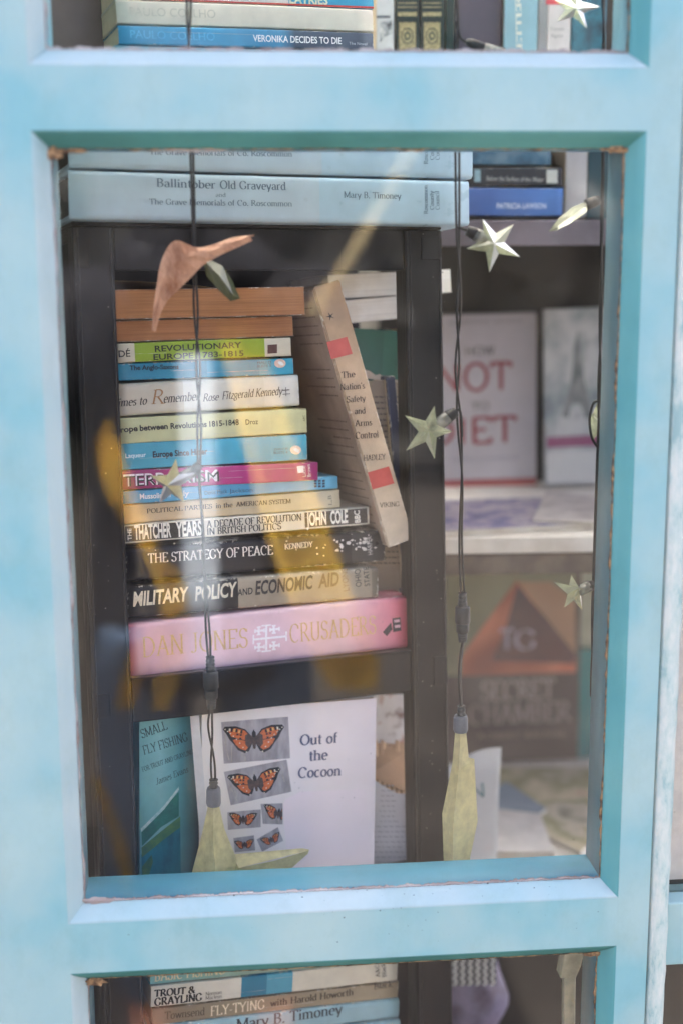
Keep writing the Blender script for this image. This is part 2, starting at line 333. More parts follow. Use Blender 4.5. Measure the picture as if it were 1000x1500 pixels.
def text(parent, Minv, frame, d, s, a, b, h, colr, name='title', style='serif', bold=0.13, thin=None, slant=0.0, lift=.00035, box_fit=True):
    """lettering on the plane at depth d: from photo point a to b along its baseline, cap height h (photo pixels)"""
    A = frame.hit(a[0], a[1], d); B = frame.hit(b[0], b[1], d)
    ux, uy = b[0]-a[0], b[1]-a[1]; l = math.hypot(ux, uy)
    U = frame.hit(a[0]+uy/l*h, a[1]-ux/l*h, d); hh = (U-A).length
    e = (B-A); L = e.length; e = e/L; n = Vector((-e.y, e.x))
    bm = bmesh.new()
    if style in ('serif', 'mono'):
        q, W = stroke_text(s, bold, thin if thin else (.045 if style == 'serif' else bold), style == 'serif', slant, style == 'mono')
        for k, pts in q:
            dd = d-lift-(k % 12)*.000006
            vv = []
            for x, y in pts:
                p = A+e*(x/W*L)+n*(y*hh); vv.append(bm.verts.new(Minv @ frame.w(p.x, dd, p.y)))
            bm.faces.new(vv)
    else:
        vs, fs = sans_text(s, bold if bold < .1 else 0.0)
        if not vs: return None
        mx = max(v.x for v in vs); mn = min(v.x for v in vs); my = .72
        W = mx-mn; vv = []
        for v in vs:
            x = (v.x-mn)/W*L+slant*v.y/my*hh; p = A+e*x+n*(v.y/my*hh); vv.append(bm.verts.new(Minv @ frame.w(p.x, d-lift, p.y)))
        for f in fs:
            try: bm.faces.new([vv[i] for i in f])
            except ValueError: pass
    return mobj(name, bm, ink(colr), parent)

def patch(parent, Minv, frame, d, pts, mat, name='printed_panel', lift=.0002):
    bm = bmesh.new(); vv = []
    for p in pts:
        q = frame.hit(p[0], p[1], d); vv.append(bm.verts.new(Minv @ frame.w(q.x, d-lift, q.y)))
    bm.faces.new(vv)
    return mobj(name, bm, mat if not isinstance(mat, tuple) else ink(mat), parent)

# ================================================================== THE KIOSK
XL, XR = -0.11528426, 0.30757257
ZS = [(0.42, 0.10139288), (0.05969451, -0.51892025), (-0.55947196, -1.02)]
BW, BG, DT = .0117, .0125, .055            # bead width, glass depth, door thickness
XE = .3325                                 # outer edge of the right stile
door = root('glazed_door', 'pale blue painted wooden door with three glazed openings, seen close up', 'door', Matrix.Translation((0, 0, ZC)))
def wobble(bm, amt, seed):
    rnd = random.Random(seed)
    ph = [rnd.uniform(0, 6.28) for _ in range(6)]
    for v in bm.verts:
        s = v.co.x*41+v.co.z*37
        v.co.y += amt*(math.sin(s+ph[0])*.5+math.sin(s*2.7+ph[1])*.3+math.sin(s*6.1+ph[2])*.2)
def bar(name, x0, x1, z0, z1, m, seed, vertical):
    bm = bmesh.new(); box(bm, x0, x1, 0, DT, z0, z1)
    bm2 = [e for e in bm.edges]
    long = [e for e in bm.edges if e.calc_length() > .1 and abs((e.verts[0].co-e.verts[1].co).normalized()[2 if vertical else 0]) > .95]
    bmesh.ops.subdivide_edges(bm, edges=long, cuts=60, use_grid_fill=True); wobble(bm, .0001, seed)
    return mobj(name, bm, m, door, False)
bar('stile', -.42, XL-.00002, -1.25, .62, M_front, 1, True)
bar('stile', XR+.00002, XE, -1.25, .62, M_front, 2, True)
bar('rail', XL, XR, ZS[1][0]+.00002, ZS[0][1]-.00002, M_rail, 3, False)
bar('rail', XL, XR, ZS[2][0]+.00002, ZS[1][1]-.00002, M_rail, 4, False)
bar('rail', XL, XR, .4204, .62, M_rail, 5, False); bar('rail', XL, XR, -1.25, -1.0204, M_rail, 6, False)
# profile of a glazing bead: rounded front arris, sloping face, rebate step, rear edge
PROF = [(0, .0001), (.0007, 0.0001), (.0020, .0010), (.0065, .0062), (BW-.0008, BG-.0004), (BW, BG), (BW, DT-.001), (BW-.001, DT), (0, DT)]
def bead(side, k, mats):
    zt, zb = ZS[k]; bm = bmesh.new(); N = 46; rnd = random.Random(k*7+len(side))
    rows = []
    for i in range(N+1):
        t = i/N; row = []
        for j, (o, y) in enumerate(PROF):
            jit = (rnd.uniform(-1, 1)*.00022 if j in (3, 4, 5) else rnd.uniform(-1, 1)*.00012)
            if side in ('top', 'bottom'):
                x = XL+o+(XR-XL-2*o)*t; z = (zt-o) if side == 'top' else (zb+o); z += jit
            else:
                z = zb+o+(zt-zb-2*o)*t; x = XL+o if side == 'left' else XR-o; x += jit
            row.append(bm.verts.new((x, y, z)))
        rows.append(row)
    for a, b in zip(rows, rows[1:]):
        for j in range(len(PROF)-1):
            f = bm.faces.new((a[j], a[j+1], b[j+1], b[j])); f.material_index = 0 if j < 5 else 1; f.smooth = True
    bmesh.ops.recalc_face_normals(bm, faces=bm.faces[:])
    return mobj('glazing_bead', bm, mats, door)
for k in range(3):
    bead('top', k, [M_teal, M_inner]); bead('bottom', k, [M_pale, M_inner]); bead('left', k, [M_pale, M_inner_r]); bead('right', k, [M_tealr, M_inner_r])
    zt, zb = ZS[k]; bm = bmesh.new(); box(bm, XL+BW-.0003, XR-BW+.0003, BG+.0004, BG+.0034, zb+BW-.0003, zt-BW+.0003)
    mobj('glass_pane', bm, M_glass, door)
# cracked putty line where bead meets glass, and grime in the corners
def ragged(name, pts0, pts1, mat, seed, n=90, base=.0010, amp=.0016, lift=.0009, along=None):
    rnd = random.Random(seed); bm = bmesh.new(); p0, p1 = Vector(pts0), Vector(pts1); inn = Vector(along)
    prev = None; wv = base; e = 0
    for i in range(n+1):
        t = i/n; wv = max(.0002, base+amp*(rnd.random()-.35)+amp*.6*math.sin(i*.37+seed)*math.sin(i*.11))
        e = -.0006*rnd.random()
        p = p0.lerp(p1, t)
        a = bm.verts.new(p+inn*e+Vector((0, -lift*.3, 0))); b = bm.verts.new(p+inn*(wv*.5)+Vector((0, -lift*(1+.5*rnd.random()), 0))); c = bm.verts.new(p+inn*wv+Vector((0, .0008, 0)))
        if prev:
            bm.faces.new((prev[0], a, b, prev[1])); bm.faces.new((prev[1], b, c, prev[2]))
        prev = (a, b, c)
    return mobj(name, bm, mat, door)
for k in range(3):
    zt, zb = ZS[k]; x0, x1, z0, z1 = XL+BW, XR-BW, zb+BW, zt-BW
    ragged('putty', (x0, BG, z0), (x1, BG, z0), M_putty, 1+k, 300, .0013, .0014, .0006, (0, 0, 1))
    ragged('putty', (x0, BG, z0), (x0, BG, z1), M_putty, 5+k, 110, .0006, .0016, .0006, (1, 0, 0))
    ragged('putty', (x1, BG, z0), (x1, BG, z1), M_grime, 9+k, 110, .0003, .0016, .0006, (-1, 0, 0))
    ragged('putty', (x0, BG, z1), (x1, BG, z1), M_grime, 13+k, 110, .0002, .0013, .0006, (0, 0, -1))
def blot(name, cx, cz, rx, rz, y, mat, seed, cuty=0.0, n=22):
    rnd = random.Random(seed); bm = bmesh.new(); c = bm.verts.new((cx, y-.0006, cz)); ring = []
    for i in range(n):
        a = 2*math.pi*i/n; k = .65+.5*rnd.random(); ring.append(bm.verts.new((cx+rx*k*math.cos(a), y+rnd.uniform(-.0001, .0003), cz+rz*k*math.sin(a))))
    for i in range(n): bm.faces.new((c, ring[i], ring[(i+1) % n]))
    return mobj(name, bm, mat, door)
zt, zb = ZS[1]
blot('grime_patch', XL+BW+.002, zt-BW-.003, .0065, .0045, BG-.0022, M_grime, 3)
blot('grime_patch', XL+BW+.013, zt-BW-.001, .014, .0016, BG-.0012, M_grime, 4)
blot('grime_patch', XR-BW-.006, zt-BW-.0005, .012, .0026, BG-.0016, M_grime, 5)
blot('grime_patch', XL+BW+.010, zb+BW+.0012, .012, .0035, BG-.0014, M_putty, 6)
blot('grime_patch', XR-BW-.004, ZS[2][0]-BW-.0006, .011, .002, BG-.002, M_grime, 8)
blot('grime_patch', XL+BW+.006, ZS[2][0]-BW-.002, .009, .004, BG-.002, M_grime, 9)
bm = bmesh.new(); rnd = random.Random(12)
for i in range(70):                          # mould specks on the sloping lower bead and rail
    t = rnd.random(); x = XL+.02+(XR-XL-.03)*(t**.55); o = rnd.random(); r = .00022+.0006*rnd.random()**3
    if i % 3: z, y = zb+BW*o, BG*o-.0003
    else: z, y = zb-.03*rnd.random(), -.0006
    vs = [bm.verts.new((x+r*math.cos(a*1.05), y-.0002, z+r*.9*math.sin(a*1.05))) for a in range(6)]; bm.faces.new(vs)
tag(mobj('mould_specks', bm, M_speck, door), kind='stuff')

# jamb beside the door, thickly repainted and flaking
def peeled(name):
    m, t, b = nodes(name); v = objmap(t, (1, 1, .35)); n = noise(t, v, 70, 8, .75); vo = noise(t, objmap(t, (1, 1, .5)), 200, 5, .7)
    r = ramp(t, [(.38, C(134, 166, 168)), (.46, C(166, 186, 184)), (.6, C(190, 198, 194))]); t.links.new(n, r.inputs[0]); t.links.new(r.outputs[0], b.inputs[0])
    b.inputs['Roughness'].default_value = .6; bump(t, b, mth(t, 'ADD', n, mth(t, 'MULTIPLY', vo, .4)), .004, .9); return m
M_peel = peeled('flaking_paint')
jamb = root('door_jamb', 'pale flaking blue-white jamb along the right edge of the door', 'door frame', Matrix.Translation((0, 0, ZC)))
bm = bmesh.new(); prev = None; rnd = random.Random(5); N = 150
for i in range(N+1):
    z = -1.3+1.95*i/N; j = lambda a: rnd.uniform(-a, a)
    row = [bm.verts.new(p) for p in ((XE+.0012, .05, z), (XE+.0012+j(.0003), .0025, z), (XE+.0045+j(.0004), -.0012+j(.0004), z), (XE+.012+j(.0003), -.0005+j(.0005), z), (XE+.0170+j(.0005), .004+j(.0005), z), (XE+.0178+j(.0004), .012, z), (XE+.0175, .05, z))]
    if prev:
        for a in range(6): bm.faces.new((prev[a], prev[a+1], row[a+1], row[a]))
    prev = row
mobj('jamb_post', bm, M_peel, jamb, True)
# side light beyond the jamb
sl = root('side_window', 'narrow strip of blue barred side window past the right door jamb', 'window', Matrix.Translation((0, 0, ZC)))
for z0, z1 in ((-1.2, -1.08), (-.586, -.532), (.09, .15), (.5, .62)):
    bm = bmesh.new(); box(bm, XE+.0185, .58, .012, .045, z0, z1); bevel(bm, .0015, 2); mobj('glazing_bar', bm, M_front, sl)
bm = bmesh.new(); box(bm, .58, .63, .0, .05, -1.3, .64); bevel(bm, .0015, 2); mobj('stile', bm, M_front, sl)
for z0, z1 in ((-1.08, -.586), (-.532, .09), (.15, .5)):
    bm = bmesh.new(); box(bm, XE+.019, .58, .03, .033, z0, z1); mobj('glass_pane', bm, M_glass, sl)
bm = bmesh.new(); box(bm, XE+.022, .57, .048, .050, -.53, -.05)
tag(mobj('poster', bm, plain('poster_white', C(236, 234, 230), rough=.6)), 'white sheet hung behind the side window, a sliver at the right edge', 'poster').location.z = ZC

# body of the kiosk: floor, back wall, side walls, roof (the left side is half glazed)
ki = root('kiosk_shell', 'pale inner walls of the kiosk behind the shelves', 'kiosk', Matrix.Translation((0, 0, ZC)))
def slab(name, b, m, par, **kw):
    bm = bmesh.new(); box(bm, *b); return mobj(name, bm, m, par)
slab('back_wall', (-.5, .7, .72, .76, -1.44, .9), M_wall, ki)
def opal(name):
    m, t, b = nodes(name); t.nodes.remove(b); a = nd(t, 'ShaderNodeBsdfTranslucent'); a.inputs[0].default_value = (.88, .88, .86, 1)
    d = nd(t, 'ShaderNodeBsdfDiffuse'); d.inputs[0].default_value = (.8, .8, .78, 1); mx = nd(t, 'ShaderNodeMixShader'); mx.inputs[0].default_value = .22
    t.links.new(a.outputs[0], mx.inputs[1]); t.links.new(d.outputs[0], mx.inputs[2]); t.links.new(mx.outputs[0], t.nodes['Material Output'].inputs[0]); return m
for x0, x1 in ((.64, .68), (-.5, -.46)):
    slab('side_wall', (x0, x1, .051, .719, -1.44, -.9), M_wall, ki)
    slab('corner_post', (x0, x1, .64, .719, -.899, .899), M_wall, ki)
slab('roof', (-.56, .76, -.06, .8, .901, .906), opal('fill_light_roof'), ki); slab('floor', (-.5, .7, .056, .76, -1.5, -1.441), M_wall, ki)  # unseen roof, made translucent to add fill light inside
slab('added_dark_board', (-.175, -.165, .10, .70, -1.44, .6), M_deep, ki)  # dark board added to keep the gap left of the rack near black
slab('fascia', (-.5, .7, -.01, .05, .641, .9), M_front, ki)
slab('plinth', (-.5, .7, -.01, .05, -1.5, -1.31), M_front, ki)
for x in (-.482, .66):
    bm = bmesh.new(); box(bm, x, x+.003, .06, .639, -.899, .899); mobj('glass_pane', bm, M_glass, ki)

# ================================================================== BOOKS
def creases(r, L, H, seed):
    rn = random.Random(seed); bm = bmesh.new()
    for i in range(rn.randint(1, 2)):
        z = H*rn.uniform(.12, .88); x = L*rn.uniform(.05, .6); x1 = min(L*.98, x+L*rn.uniform(.08, .4)); pr_ = None; n_ = 14
        for k in range(n_+1):
            xx = x+(x1-x)*k/n_; zz = z+rn.uniform(-.00012, .00012); wv = rn.uniform(.00002, .00014)
            row = (bm.verts.new((xx, -.0004, zz-wv)), bm.verts.new((xx, -.0004, zz+wv)))
            if pr_: bm.faces.new((pr_[0], row[0], row[1], pr_[1]))
            pr_ = row
    mobj('spine_crease', bm, ink(C(188, 188, 180)), r)['kind'] = 'stuff'
def book(name, label, F, q, d, depth, blocks, kind='pb', texts=(), patches=(), rough=.38, wear=.5, wearcol=C(232, 226, 212), tone=.1, edge=.0022,
         group=None, pcol=C(222, 208, 178), soft=False, form='spine', thick=None, cat='book', mat=None, ext=(0, 0)):
    TL, TR, BR, BL = [F.hit(p[0], p[1], d) for p in q]
    e = (BR-BL).normalized(); n = Vector((-e.y, e.x)); L = (BR-BL).length; H = ((TL-BL).dot(n)+(TR-BR).dot(n))/2-.0007
    BL = BL-e*ext[0]; L += ext[0]+ext[1]
    ex, ey, ez = F.r @ Vector((e.x, 0, e.y)), F.r @ Vector((0, 1, 0)), F.r @ Vector((n.x, 0, n.y))
    M = Matrix((ex, ey, ez)).transposed().to_4x4(); M.translation = F.w(BL.x, d, BL.y)
    r = root(name, label, cat, M, group); Mi = M.inverted()
    cm = mat or covermat(name+'_cover', blocks, L, H, rough, wear, wearcol, tone, edge, soft)
    tc = .0028 if kind == 'hb' else .0007
    if form == 'spine':
        rd = min(.0035 if kind == 'hb' else .0012, H*.3)
        prof = [(depth, 0), (rd*1.2, 0)] + [(rd-rd*math.sin(R(a))*1.0, rd-rd*math.cos(R(a))) for a in (20, 45, 70)] + [(0, rd*1.2)]
        prof += [(0, H-rd*1.2)] + [(rd-rd*math.sin(R(a)), H-rd+rd*math.cos(R(a))) for a in (70, 45, 20)] + [(rd*1.2, H), (depth, H)]
        inner = [(depth, H-tc), (tc, H-tc), (tc, tc), (depth, tc)]
        ring = prof+inner; bm = bmesh.new(); prev = None; rn = random.Random(len(label)*13+int(L*9999)); N = 14
        ph = rn.uniform(0, 6)
        for i in range(N+1):
            t = i/N; dz = .00022*math.sin(t*5+ph)+(rn.uniform(-.0001, .0001)); yy = rn.uniform(0, .0002) if i in (0, N) else 0
            x = t*L; row = [bm.verts.new((x+(rn.uniform(-.0004, .0002) if i in (0, N) else 0), y+yy, z+dz)) for y, z in ring]
            if prev:
                for a in range(len(ring)):
                    b2 = (a+1) % len(ring); f = bm.faces.new((prev[a], prev[b2], row[b2], row[a])); f.smooth = a < len(prof)-1
            else: first = row
            prev = row
        k = len(prof)
        for row, rev in ((first, 0), (prev, 1)):      # cover thickness at the two ends
            o, i4 = row[:k], row[k:]
            mid = k//2
            for fc in ([o[0], o[1], i4[2], i4[3]], [i4[0], i4[1], o[k-2], o[k-1]], o[1:k-1]+[i4[1], i4[2]]):
                try: bm.faces.new(fc[::-1] if rev else fc)
                except ValueError: pass
        bmesh.ops.recalc_face_normals(bm, faces=bm.faces[:]); mobj('cover', bm, cm, r)
        ins = .003 if kind == 'hb' else .0003
        bm = bmesh.new(); box(bm, ins, L-ins, tc+.0002, depth-ins, tc+.0001, H-tc-.0001); mobj('page_block', bm, paper('pages_%d' % int(pcol[0]*99), pcol, 2, 1500), r)
    elif form == 'pages':
        bm = bmesh.new(); box(bm, .0004, L-.0004, 0, depth, tc, H-tc)
        top = [v for v in bm.verts if v.co.y < .001]
        mobj('page_block', bm, paper('edge_%d' % int(pcol[0]*99), pcol, 2, 1300), r)
        bm = bmesh.new(); box(bm, 0, L, -.0005, depth, 0, tc); box(bm, 0, L, .0003, depth, H-tc, H); box(bm, 0, L, depth+.0002, depth+.001, 0, H); mobj('cover', bm, cm, r)
    else:                                             # front cover towards the viewer
        bm = bmesh.new(); box(bm, 0, L, 0, tc, 0, H); box(bm, 0, L, depth-tc, depth, 0, H); box(bm, 0, tc, tc, depth-tc, 0, H)
        mobj('cover', bm, cm, r)
        bm = bmesh.new(); box(bm, tc, L-.001, tc+.0001, depth-tc-.0001, .0008, H-.0008); mobj('page_block', bm, paper('block_%d' % int(pcol[0]*99), pcol, 1, 1500), r)
    if form == 'spine' and kind == 'pb' and texts and F is RACK: creases(r, L, H, int(L*99999))
    for p in patches: patch(r, Mi, F, d, *p)
    for s in texts:
        s = dict(s); text(r, Mi, F, d, s.pop('s'), s.pop('a'), s.pop('b'), s.pop('h'), s.pop('c'), **s)
    return r, Mi
def T(s, a, b, h, c=C(30, 28, 28), **k): return dict(s=s, a=a, b=b, h=h, c=c, **k)
BLK = C(26, 24, 24)
SG = 'books stacked flat in the black rack'
D0 = .014
# stack in the middle of the rack, from the bottom up
b1, b1i = book('book', 'thick pink hardback with faded gold lettering at the bottom of the stack', RACK, [(190, 913), (600, 873), (602, 949), (193, 996)], .010, .150,
     [(0, C(214, 120, 140)), (.03, C(238, 188, 202)), (.3, C(242, 210, 222)), (.75, C(242, 206, 216)), (.93, C(232, 140, 158)), (1, C(196, 66, 88))], 'hb', soft=True, wear=.25, group=SG, tone=.09, wearcol=C(240, 200, 210),
     texts=[T('DAN JONES', (208, 963), (364, 948), 29, C(214, 180, 134), bold=.11, thin=.03, name='author_text'), T('CRUSADERS', (424, 942), (551, 928), 27, C(212, 178, 130), bold=.11, thin=.03)],
     patches=[([(574, 906), (586, 904), (587, 924), (575, 926)], C(50, 40, 46), 'publisher_mark'), ([(560, 926), (572, 912), (574, 922), (566, 932)], C(60, 46, 52), 'publisher_mark'), ([(576, 908), (584, 907), (584.5, 911), (576.5, 912)], C(214, 170, 182), 'publisher_mark', .0006), ([(577, 916), (585, 915), (585.5, 919), (577.5, 920)], C(214, 170, 182), 'publisher_mark', .0006)])
# white cross with four small crosses
for cx, cz, s in ((0, 0, 1), (-11, -12, .33), (11, -12, .33), (-11, 12, .33), (11, 12, .33)):
    bm = bmesh.new()
    for (x0, y0, x1, y1) in ((-20*s, -1.6, 20*s if s < 1 else 30, 1.6), (-1.6, -20*s, 1.6, 20*s), (-20*s, -6*s-1, -20*s+2.4, 6*s+1), (20*s if s < 1 else 28, -6*s-1, (20*s if s < 1 else 28)+2.4, 6*s+1), (-6*s-1, -20*s, 6*s+1, -20*s+2.4), (-6*s-1, 20*s, 6*s+1, 20*s-2.4)):
        vv = []
        for px, py in ((x0, y0), (x1, y0), (x1, y1), (x0, y1)):
            h2 = RACK.hit(390+cx+px, 935+cz+py-.1*(cx+px), .010); vv.append(bm.verts.new(b1i @ RACK.w(h2.x, .010-.0004-random.random()*.0001, h2.y)))
        bm.faces.new(vv)
    mobj('cross_emblem', bm, ink(C(246, 236, 244)), b1)
book('book', 'dark book with a pale tan printed half, second from the bottom of the stack', RACK, [(185, 862), (552, 826), (554, 876), (188, 906)], D0, .14,
     [(0, C(30, 27, 29)), (.425, C(176, 164, 144)), (.97, C(150, 140, 124))], 'hb', wear=.9, group=SG, edge=.004, tone=.14,
     texts=[T('MILITARY', (195, 888), (275, 880), 21, C(224, 214, 190), style='sans', bold=.03, slant=.12), T('POLICY', (286, 880), (346, 873), 21, C(214, 206, 186), style='sans', bold=.03, slant=.12),
            T('AND', (348, 873), (370, 870), 10, BLK, style='sans', bold=.01, slant=.1), T('ECONOMIC', (374, 871), (457, 862), 20, C(60, 54, 52), style='sans', bold=.03, slant=.12), T('AID', (466, 861), (496, 857), 20, C(110, 92, 72), style='sans', bold=.03, slant=.12),
            T('LYONS', (511, 865), (508, 832), 9, C(130, 112, 92), style='sans', name='author_text'), T('OHIO', (529, 859), (527, 833), 9, BLK, style='sans', name='publisher_text'), T('STATE', (541, 858), (539, 830), 8, BLK, style='sans', name='publisher_text')])
s3, s3i = book('book', 'black cloth hardback with white serif title and chipped right end, in the stack', RACK, [(184, 800), (562, 776), (564, 822), (186, 853)], D0+.002, .145,
     [(0, C(34, 32, 36)), (.5, C(28, 26, 30)), (.86, C(56, 54, 56))], 'hb', wear=.85, group=SG, rough=.3, edge=.004,
     texts=[T('THE STRATEGY OF PEACE', (217, 825), (400, 812), 14, C(228, 222, 214), bold=.15), T('KENNEDY', (417, 805), (458, 801), 8, C(216, 210, 200), bold=.16, name='author_text'), T('HARPER', (545, 812), (543, 785), 7, C(190, 186, 182), style='sans', name='publisher_text')])
bm = bmesh.new(); rn = random.Random(4)      # chips of bare board
for i in range(46):
    cx = 520+rn.gauss(0, 22) if i < 34 else rn.uniform(195, 480); cy = 800+rn.gauss(0, 7); s = rn.uniform(.7, 3.4) if i < 34 else rn.uniform(.6, 1.6)
    if not (778 < cy < 816) or cx > 558: continue
    vv = []
    for a in range(5):
        h2 = RACK.hit(cx+s*1.3*math.cos(a*1.25)*rn.uniform(.4, 1.2), cy+s*math.sin(a*1.25)*rn.uniform(.4, 1.2), D0+.002); vv.append(bm.verts.new(s3i @ RACK.w(h2.x, D0+.0016-i*.000004, h2.y)))
    bm.faces.new(vv)
mobj('chipped_spots', bm, ink(C(206, 202, 198)), s3)['kind'] = 'stuff'
book('book', 'white paperback with boxed black and white capitals on its spine, in the stack', RACK, [(181, 768), (539, 741), (541, 768), (183, 797)], D0, .135,
     [(0, C(236, 230, 214))], 'pb', wear=.2, group=SG, wearcol=C(120, 112, 104),
     patches=[([(183, 771), (298, 762), (299, 785), (184, 794)], C(60, 54, 46), 'title_box'), ([(446, 751), (537, 744), (538, 766), (447, 773)], C(62, 56, 50), 'author_box')],
     texts=[T('THE', (193, 791), (192, 774), 6, C(240, 234, 220), style='sans', bold=.02, lift=.0005), T('THATCHER', (197, 790), (251, 786), 21, C(240, 234, 220), style='sans', bold=.035, lift=.0005), T('YEARS', (258, 786), (296, 783), 21, C(240, 234, 220), style='sans', bold=.035, lift=.0005),
            T('A DECADE OF REVOLUTION', (303, 773), (442, 762), 10, BLK, bold=.17), T('IN BRITISH POLITICS', (303, 783.5), (412, 775), 9.5, BLK, bold=.17),
            T('JOHN', (449, 770), (478, 767.5), 19, C(240, 234, 220), style='sans', bold=.035, lift=.0005, name='author_text'), T('COLE', (484, 767), (509, 765), 19, C(240, 234, 220), style='sans', bold=.035, lift=.0005, name='author_text'),
            T('BBC', (527, 765), (525.5, 747), 8, C(240, 234, 220), style='sans', bold=.03, lift=.0005, name='publisher_text')])
book('book', 'cream paperback with small black serif capitals, just above the boxed white one', RACK, [(180, 739), (497, 716), (498, 743), (182, 768)], D0+.003, .12,
     [(0, C(226, 196, 156)), (.45, C(222, 200, 160)), (.8, C(214, 204, 176))], 'pb', soft=True, wear=.25, group=SG,
     texts=[T('POLITICAL PARTIES', (215, 752), (311, 744.5), 6.5, C(70, 60, 50), bold=.15), T('in the', (316, 744.5), (341, 742.5), 7, C(70, 60, 50), bold=.15), T('AMERICAN SYSTEM', (346, 742), (426, 737), 6.5, C(70, 60, 50), bold=.15), T('L.B', (486, 740), (485, 725), 5, C(80, 80, 76), name='publisher_text')])
book('book', 'thin sky blue paperback with white lettering, sixth up from the pink one', RACK, [(178, 716), (494, 698), (495, 716), (180, 739)], D0+.001, .115,
     [(0, C(92, 178, 220)), (.6, C(112, 190, 226))], 'pb', wear=.3, group=SG,
     texts=[T('Mussolini', (205, 731), (240, 729), 8, C(238, 242, 244), style='sans', bold=.02), T('in', (243, 728), (250, 728), 8, C(238, 242, 244), style='sans', bold=.02), T('Italy', (256, 727), (277, 726), 8, C(238, 242, 244), style='sans', bold=.02), T('Denis Mack', (300, 725), (333, 722), 6, C(60, 96, 120), style='sans'), T('Jackson', (336, 722), (370, 720), 6, C(60, 96, 120), style='sans')],
     patches=[([(460+6*i, 703+4*j), (464+6*i, 702.7+4*j), (464+6*i, 705.6+4*j), (460+6*i, 706+4*j)], C(40, 60, 84), 'publisher_mark') for i in range(3) for j in range(3)])
book('book', 'magenta paperback with black and white shadowed capitals, in the stack', RACK, [(177, 690), (465, 674), (466, 703), (179, 718)], D0-.002, .125,
     [(0, C(150, 40, 100)), (.3, C(186, 48, 128)), (.7, C(196, 60, 140)), (1, C(170, 44, 116))], 'pb', soft=True, wear=.25, group=SG,
     texts=[T('TERRORISM', (181, 712), (319, 704), 17, C(240, 224, 232), style='sans', bold=.03), T('TERRORISM', (183, 713), (321, 705), 16, C(34, 22, 30), style='sans', bold=.0, lift=.00055), T('Little', (448, 698), (447, 682), 5, C(236, 220, 228), style='sans', name='publisher_text'), T('Brown', (455, 698), (454, 680), 5, C(236, 220, 228), style='sans', name='publisher_text')],
     patches=[([(435, 683), (444, 682), (445, 692), (436, 693)], C(240, 226, 232), 'publisher_mark')])
def roundel(par, Mi, F, d, cx, cy, rx, ry, c, nm='publisher_mark', lift=.0004, tilt=0):
    return patch(par, Mi, F, d, [(cx+rx*math.cos(a*.35)*math.cos(tilt)-ry*math.sin(a*.35)*math.sin(tilt), cy+rx*math.cos(a*.35)*math.sin(tilt)+ry*math.sin(a*.35)*math.cos(tilt)) for a in range(18)], c, nm, lift)
r, ri = book('book', 'blue paperback with black title and oval bird mark, lower of the two blues with ovals', RACK, [(175, 650), (450, 633), (450, 673), (177, 689)], D0, .125, [(0, C(70, 172, 200)), (.5, C(84, 184, 214)), (.8, C(92, 190, 216))], 'pb', wear=.4, group=SG,
     texts=[T('Laqueur', (184, 671), (214, 669), 7, C(214, 236, 240), style='sans', bold=.01, name='author_text'), T('Europe Since Hitler', (224, 670), (304, 665), 9, C(12, 18, 26), style='sans', bold=.03), T('JOHN O M', (401, 660), (421, 659), 3.6, C(60, 90, 100), style='sans', name='small_print'), T('BLISTE 4', (401, 665), (421, 664), 3.6, C(60, 90, 100), style='sans', name='small_print')])
roundel(r, ri, RACK, D0, 433, 659, 8, 6.5, C(232, 214, 196)); roundel(r, ri, RACK, D0, 434, 659.5, 4.6, 2.6, C(240, 240, 236), lift=.0006, tilt=.5)
book('book', 'pale yellow-green paperback with bold black lowercase title, in the stack', RACK, [(174, 610), (449, 598), (450, 634), (176, 650)], D0-.001, .13, [(0, C(206, 208, 160)), (.4, C(222, 222, 176)), (.8, C(218, 218, 168))], 'pb', wear=.3, group=SG, wearcol=C(150, 140, 110),
     texts=[T('urope', (170, 634), (202, 631), 8.5, BLK, style='sans', bold=.03), T('between', (205, 631), (246, 628), 8.5, BLK, style='sans', bold=.03), T('Revolutions', (250, 628), (303, 625), 8.5, BLK, style='sans', bold=.025), T('1815-1848', (307, 625), (350, 622), 8.5, C(40, 40, 36), style='sans', bold=.02), T('Droz', (360, 622), (378, 621), 8, BLK, style='sans', bold=.005, name='author_text'), T('ABC', (447, 617), (446, 608), 3, C(90, 90, 70), style='sans', name='publisher_text')])
book('book', 'white hardback with flourished italic title, between the two bluish and greenish paperbacks', RACK, [(172, 561), (437, 547), (439, 594), (175, 610)], D0, .14, [(0, C(212, 204, 186)), (.35, C(226, 224, 212)), (.8, C(232, 230, 220))], 'hb', wear=.3, group=SG, edge=.003, wearcol=C(180, 170, 140),
     texts=[T('times to', (168, 596), (215, 592), 12, C(40, 36, 36), slant=.25, bold=.14), T('R', (221, 592), (240, 591), 21, C(150, 110, 70), slant=.2, bold=.1), T('emember', (239, 590), (292, 586), 13, C(50, 42, 40), slant=.25, bold=.14),
            T('Rose', (297, 588), (320, 586), 11, C(56, 52, 52), slant=.3, bold=.13, name='author_text'), T('Fitzgerald', (325, 585), (371, 581), 11.5, C(56, 52, 52), slant=.3, bold=.13, name='author_text'), T('Kennedy', (374, 581), (413, 578), 12, C(56, 52, 52), slant=.3, bold=.13, name='author_text')],
     patches=[([(418, 567), (419, 567), (419.5, 580), (418.5, 580)], C(90, 86, 80), 'publisher_mark'), ([(413, 571), (424, 570), (424, 571.5), (413, 572.5)], C(90, 86, 80), 'publisher_mark'), ([(414, 577), (425, 576), (425, 577), (414, 578)], C(90, 86, 80), 'publisher_mark')])
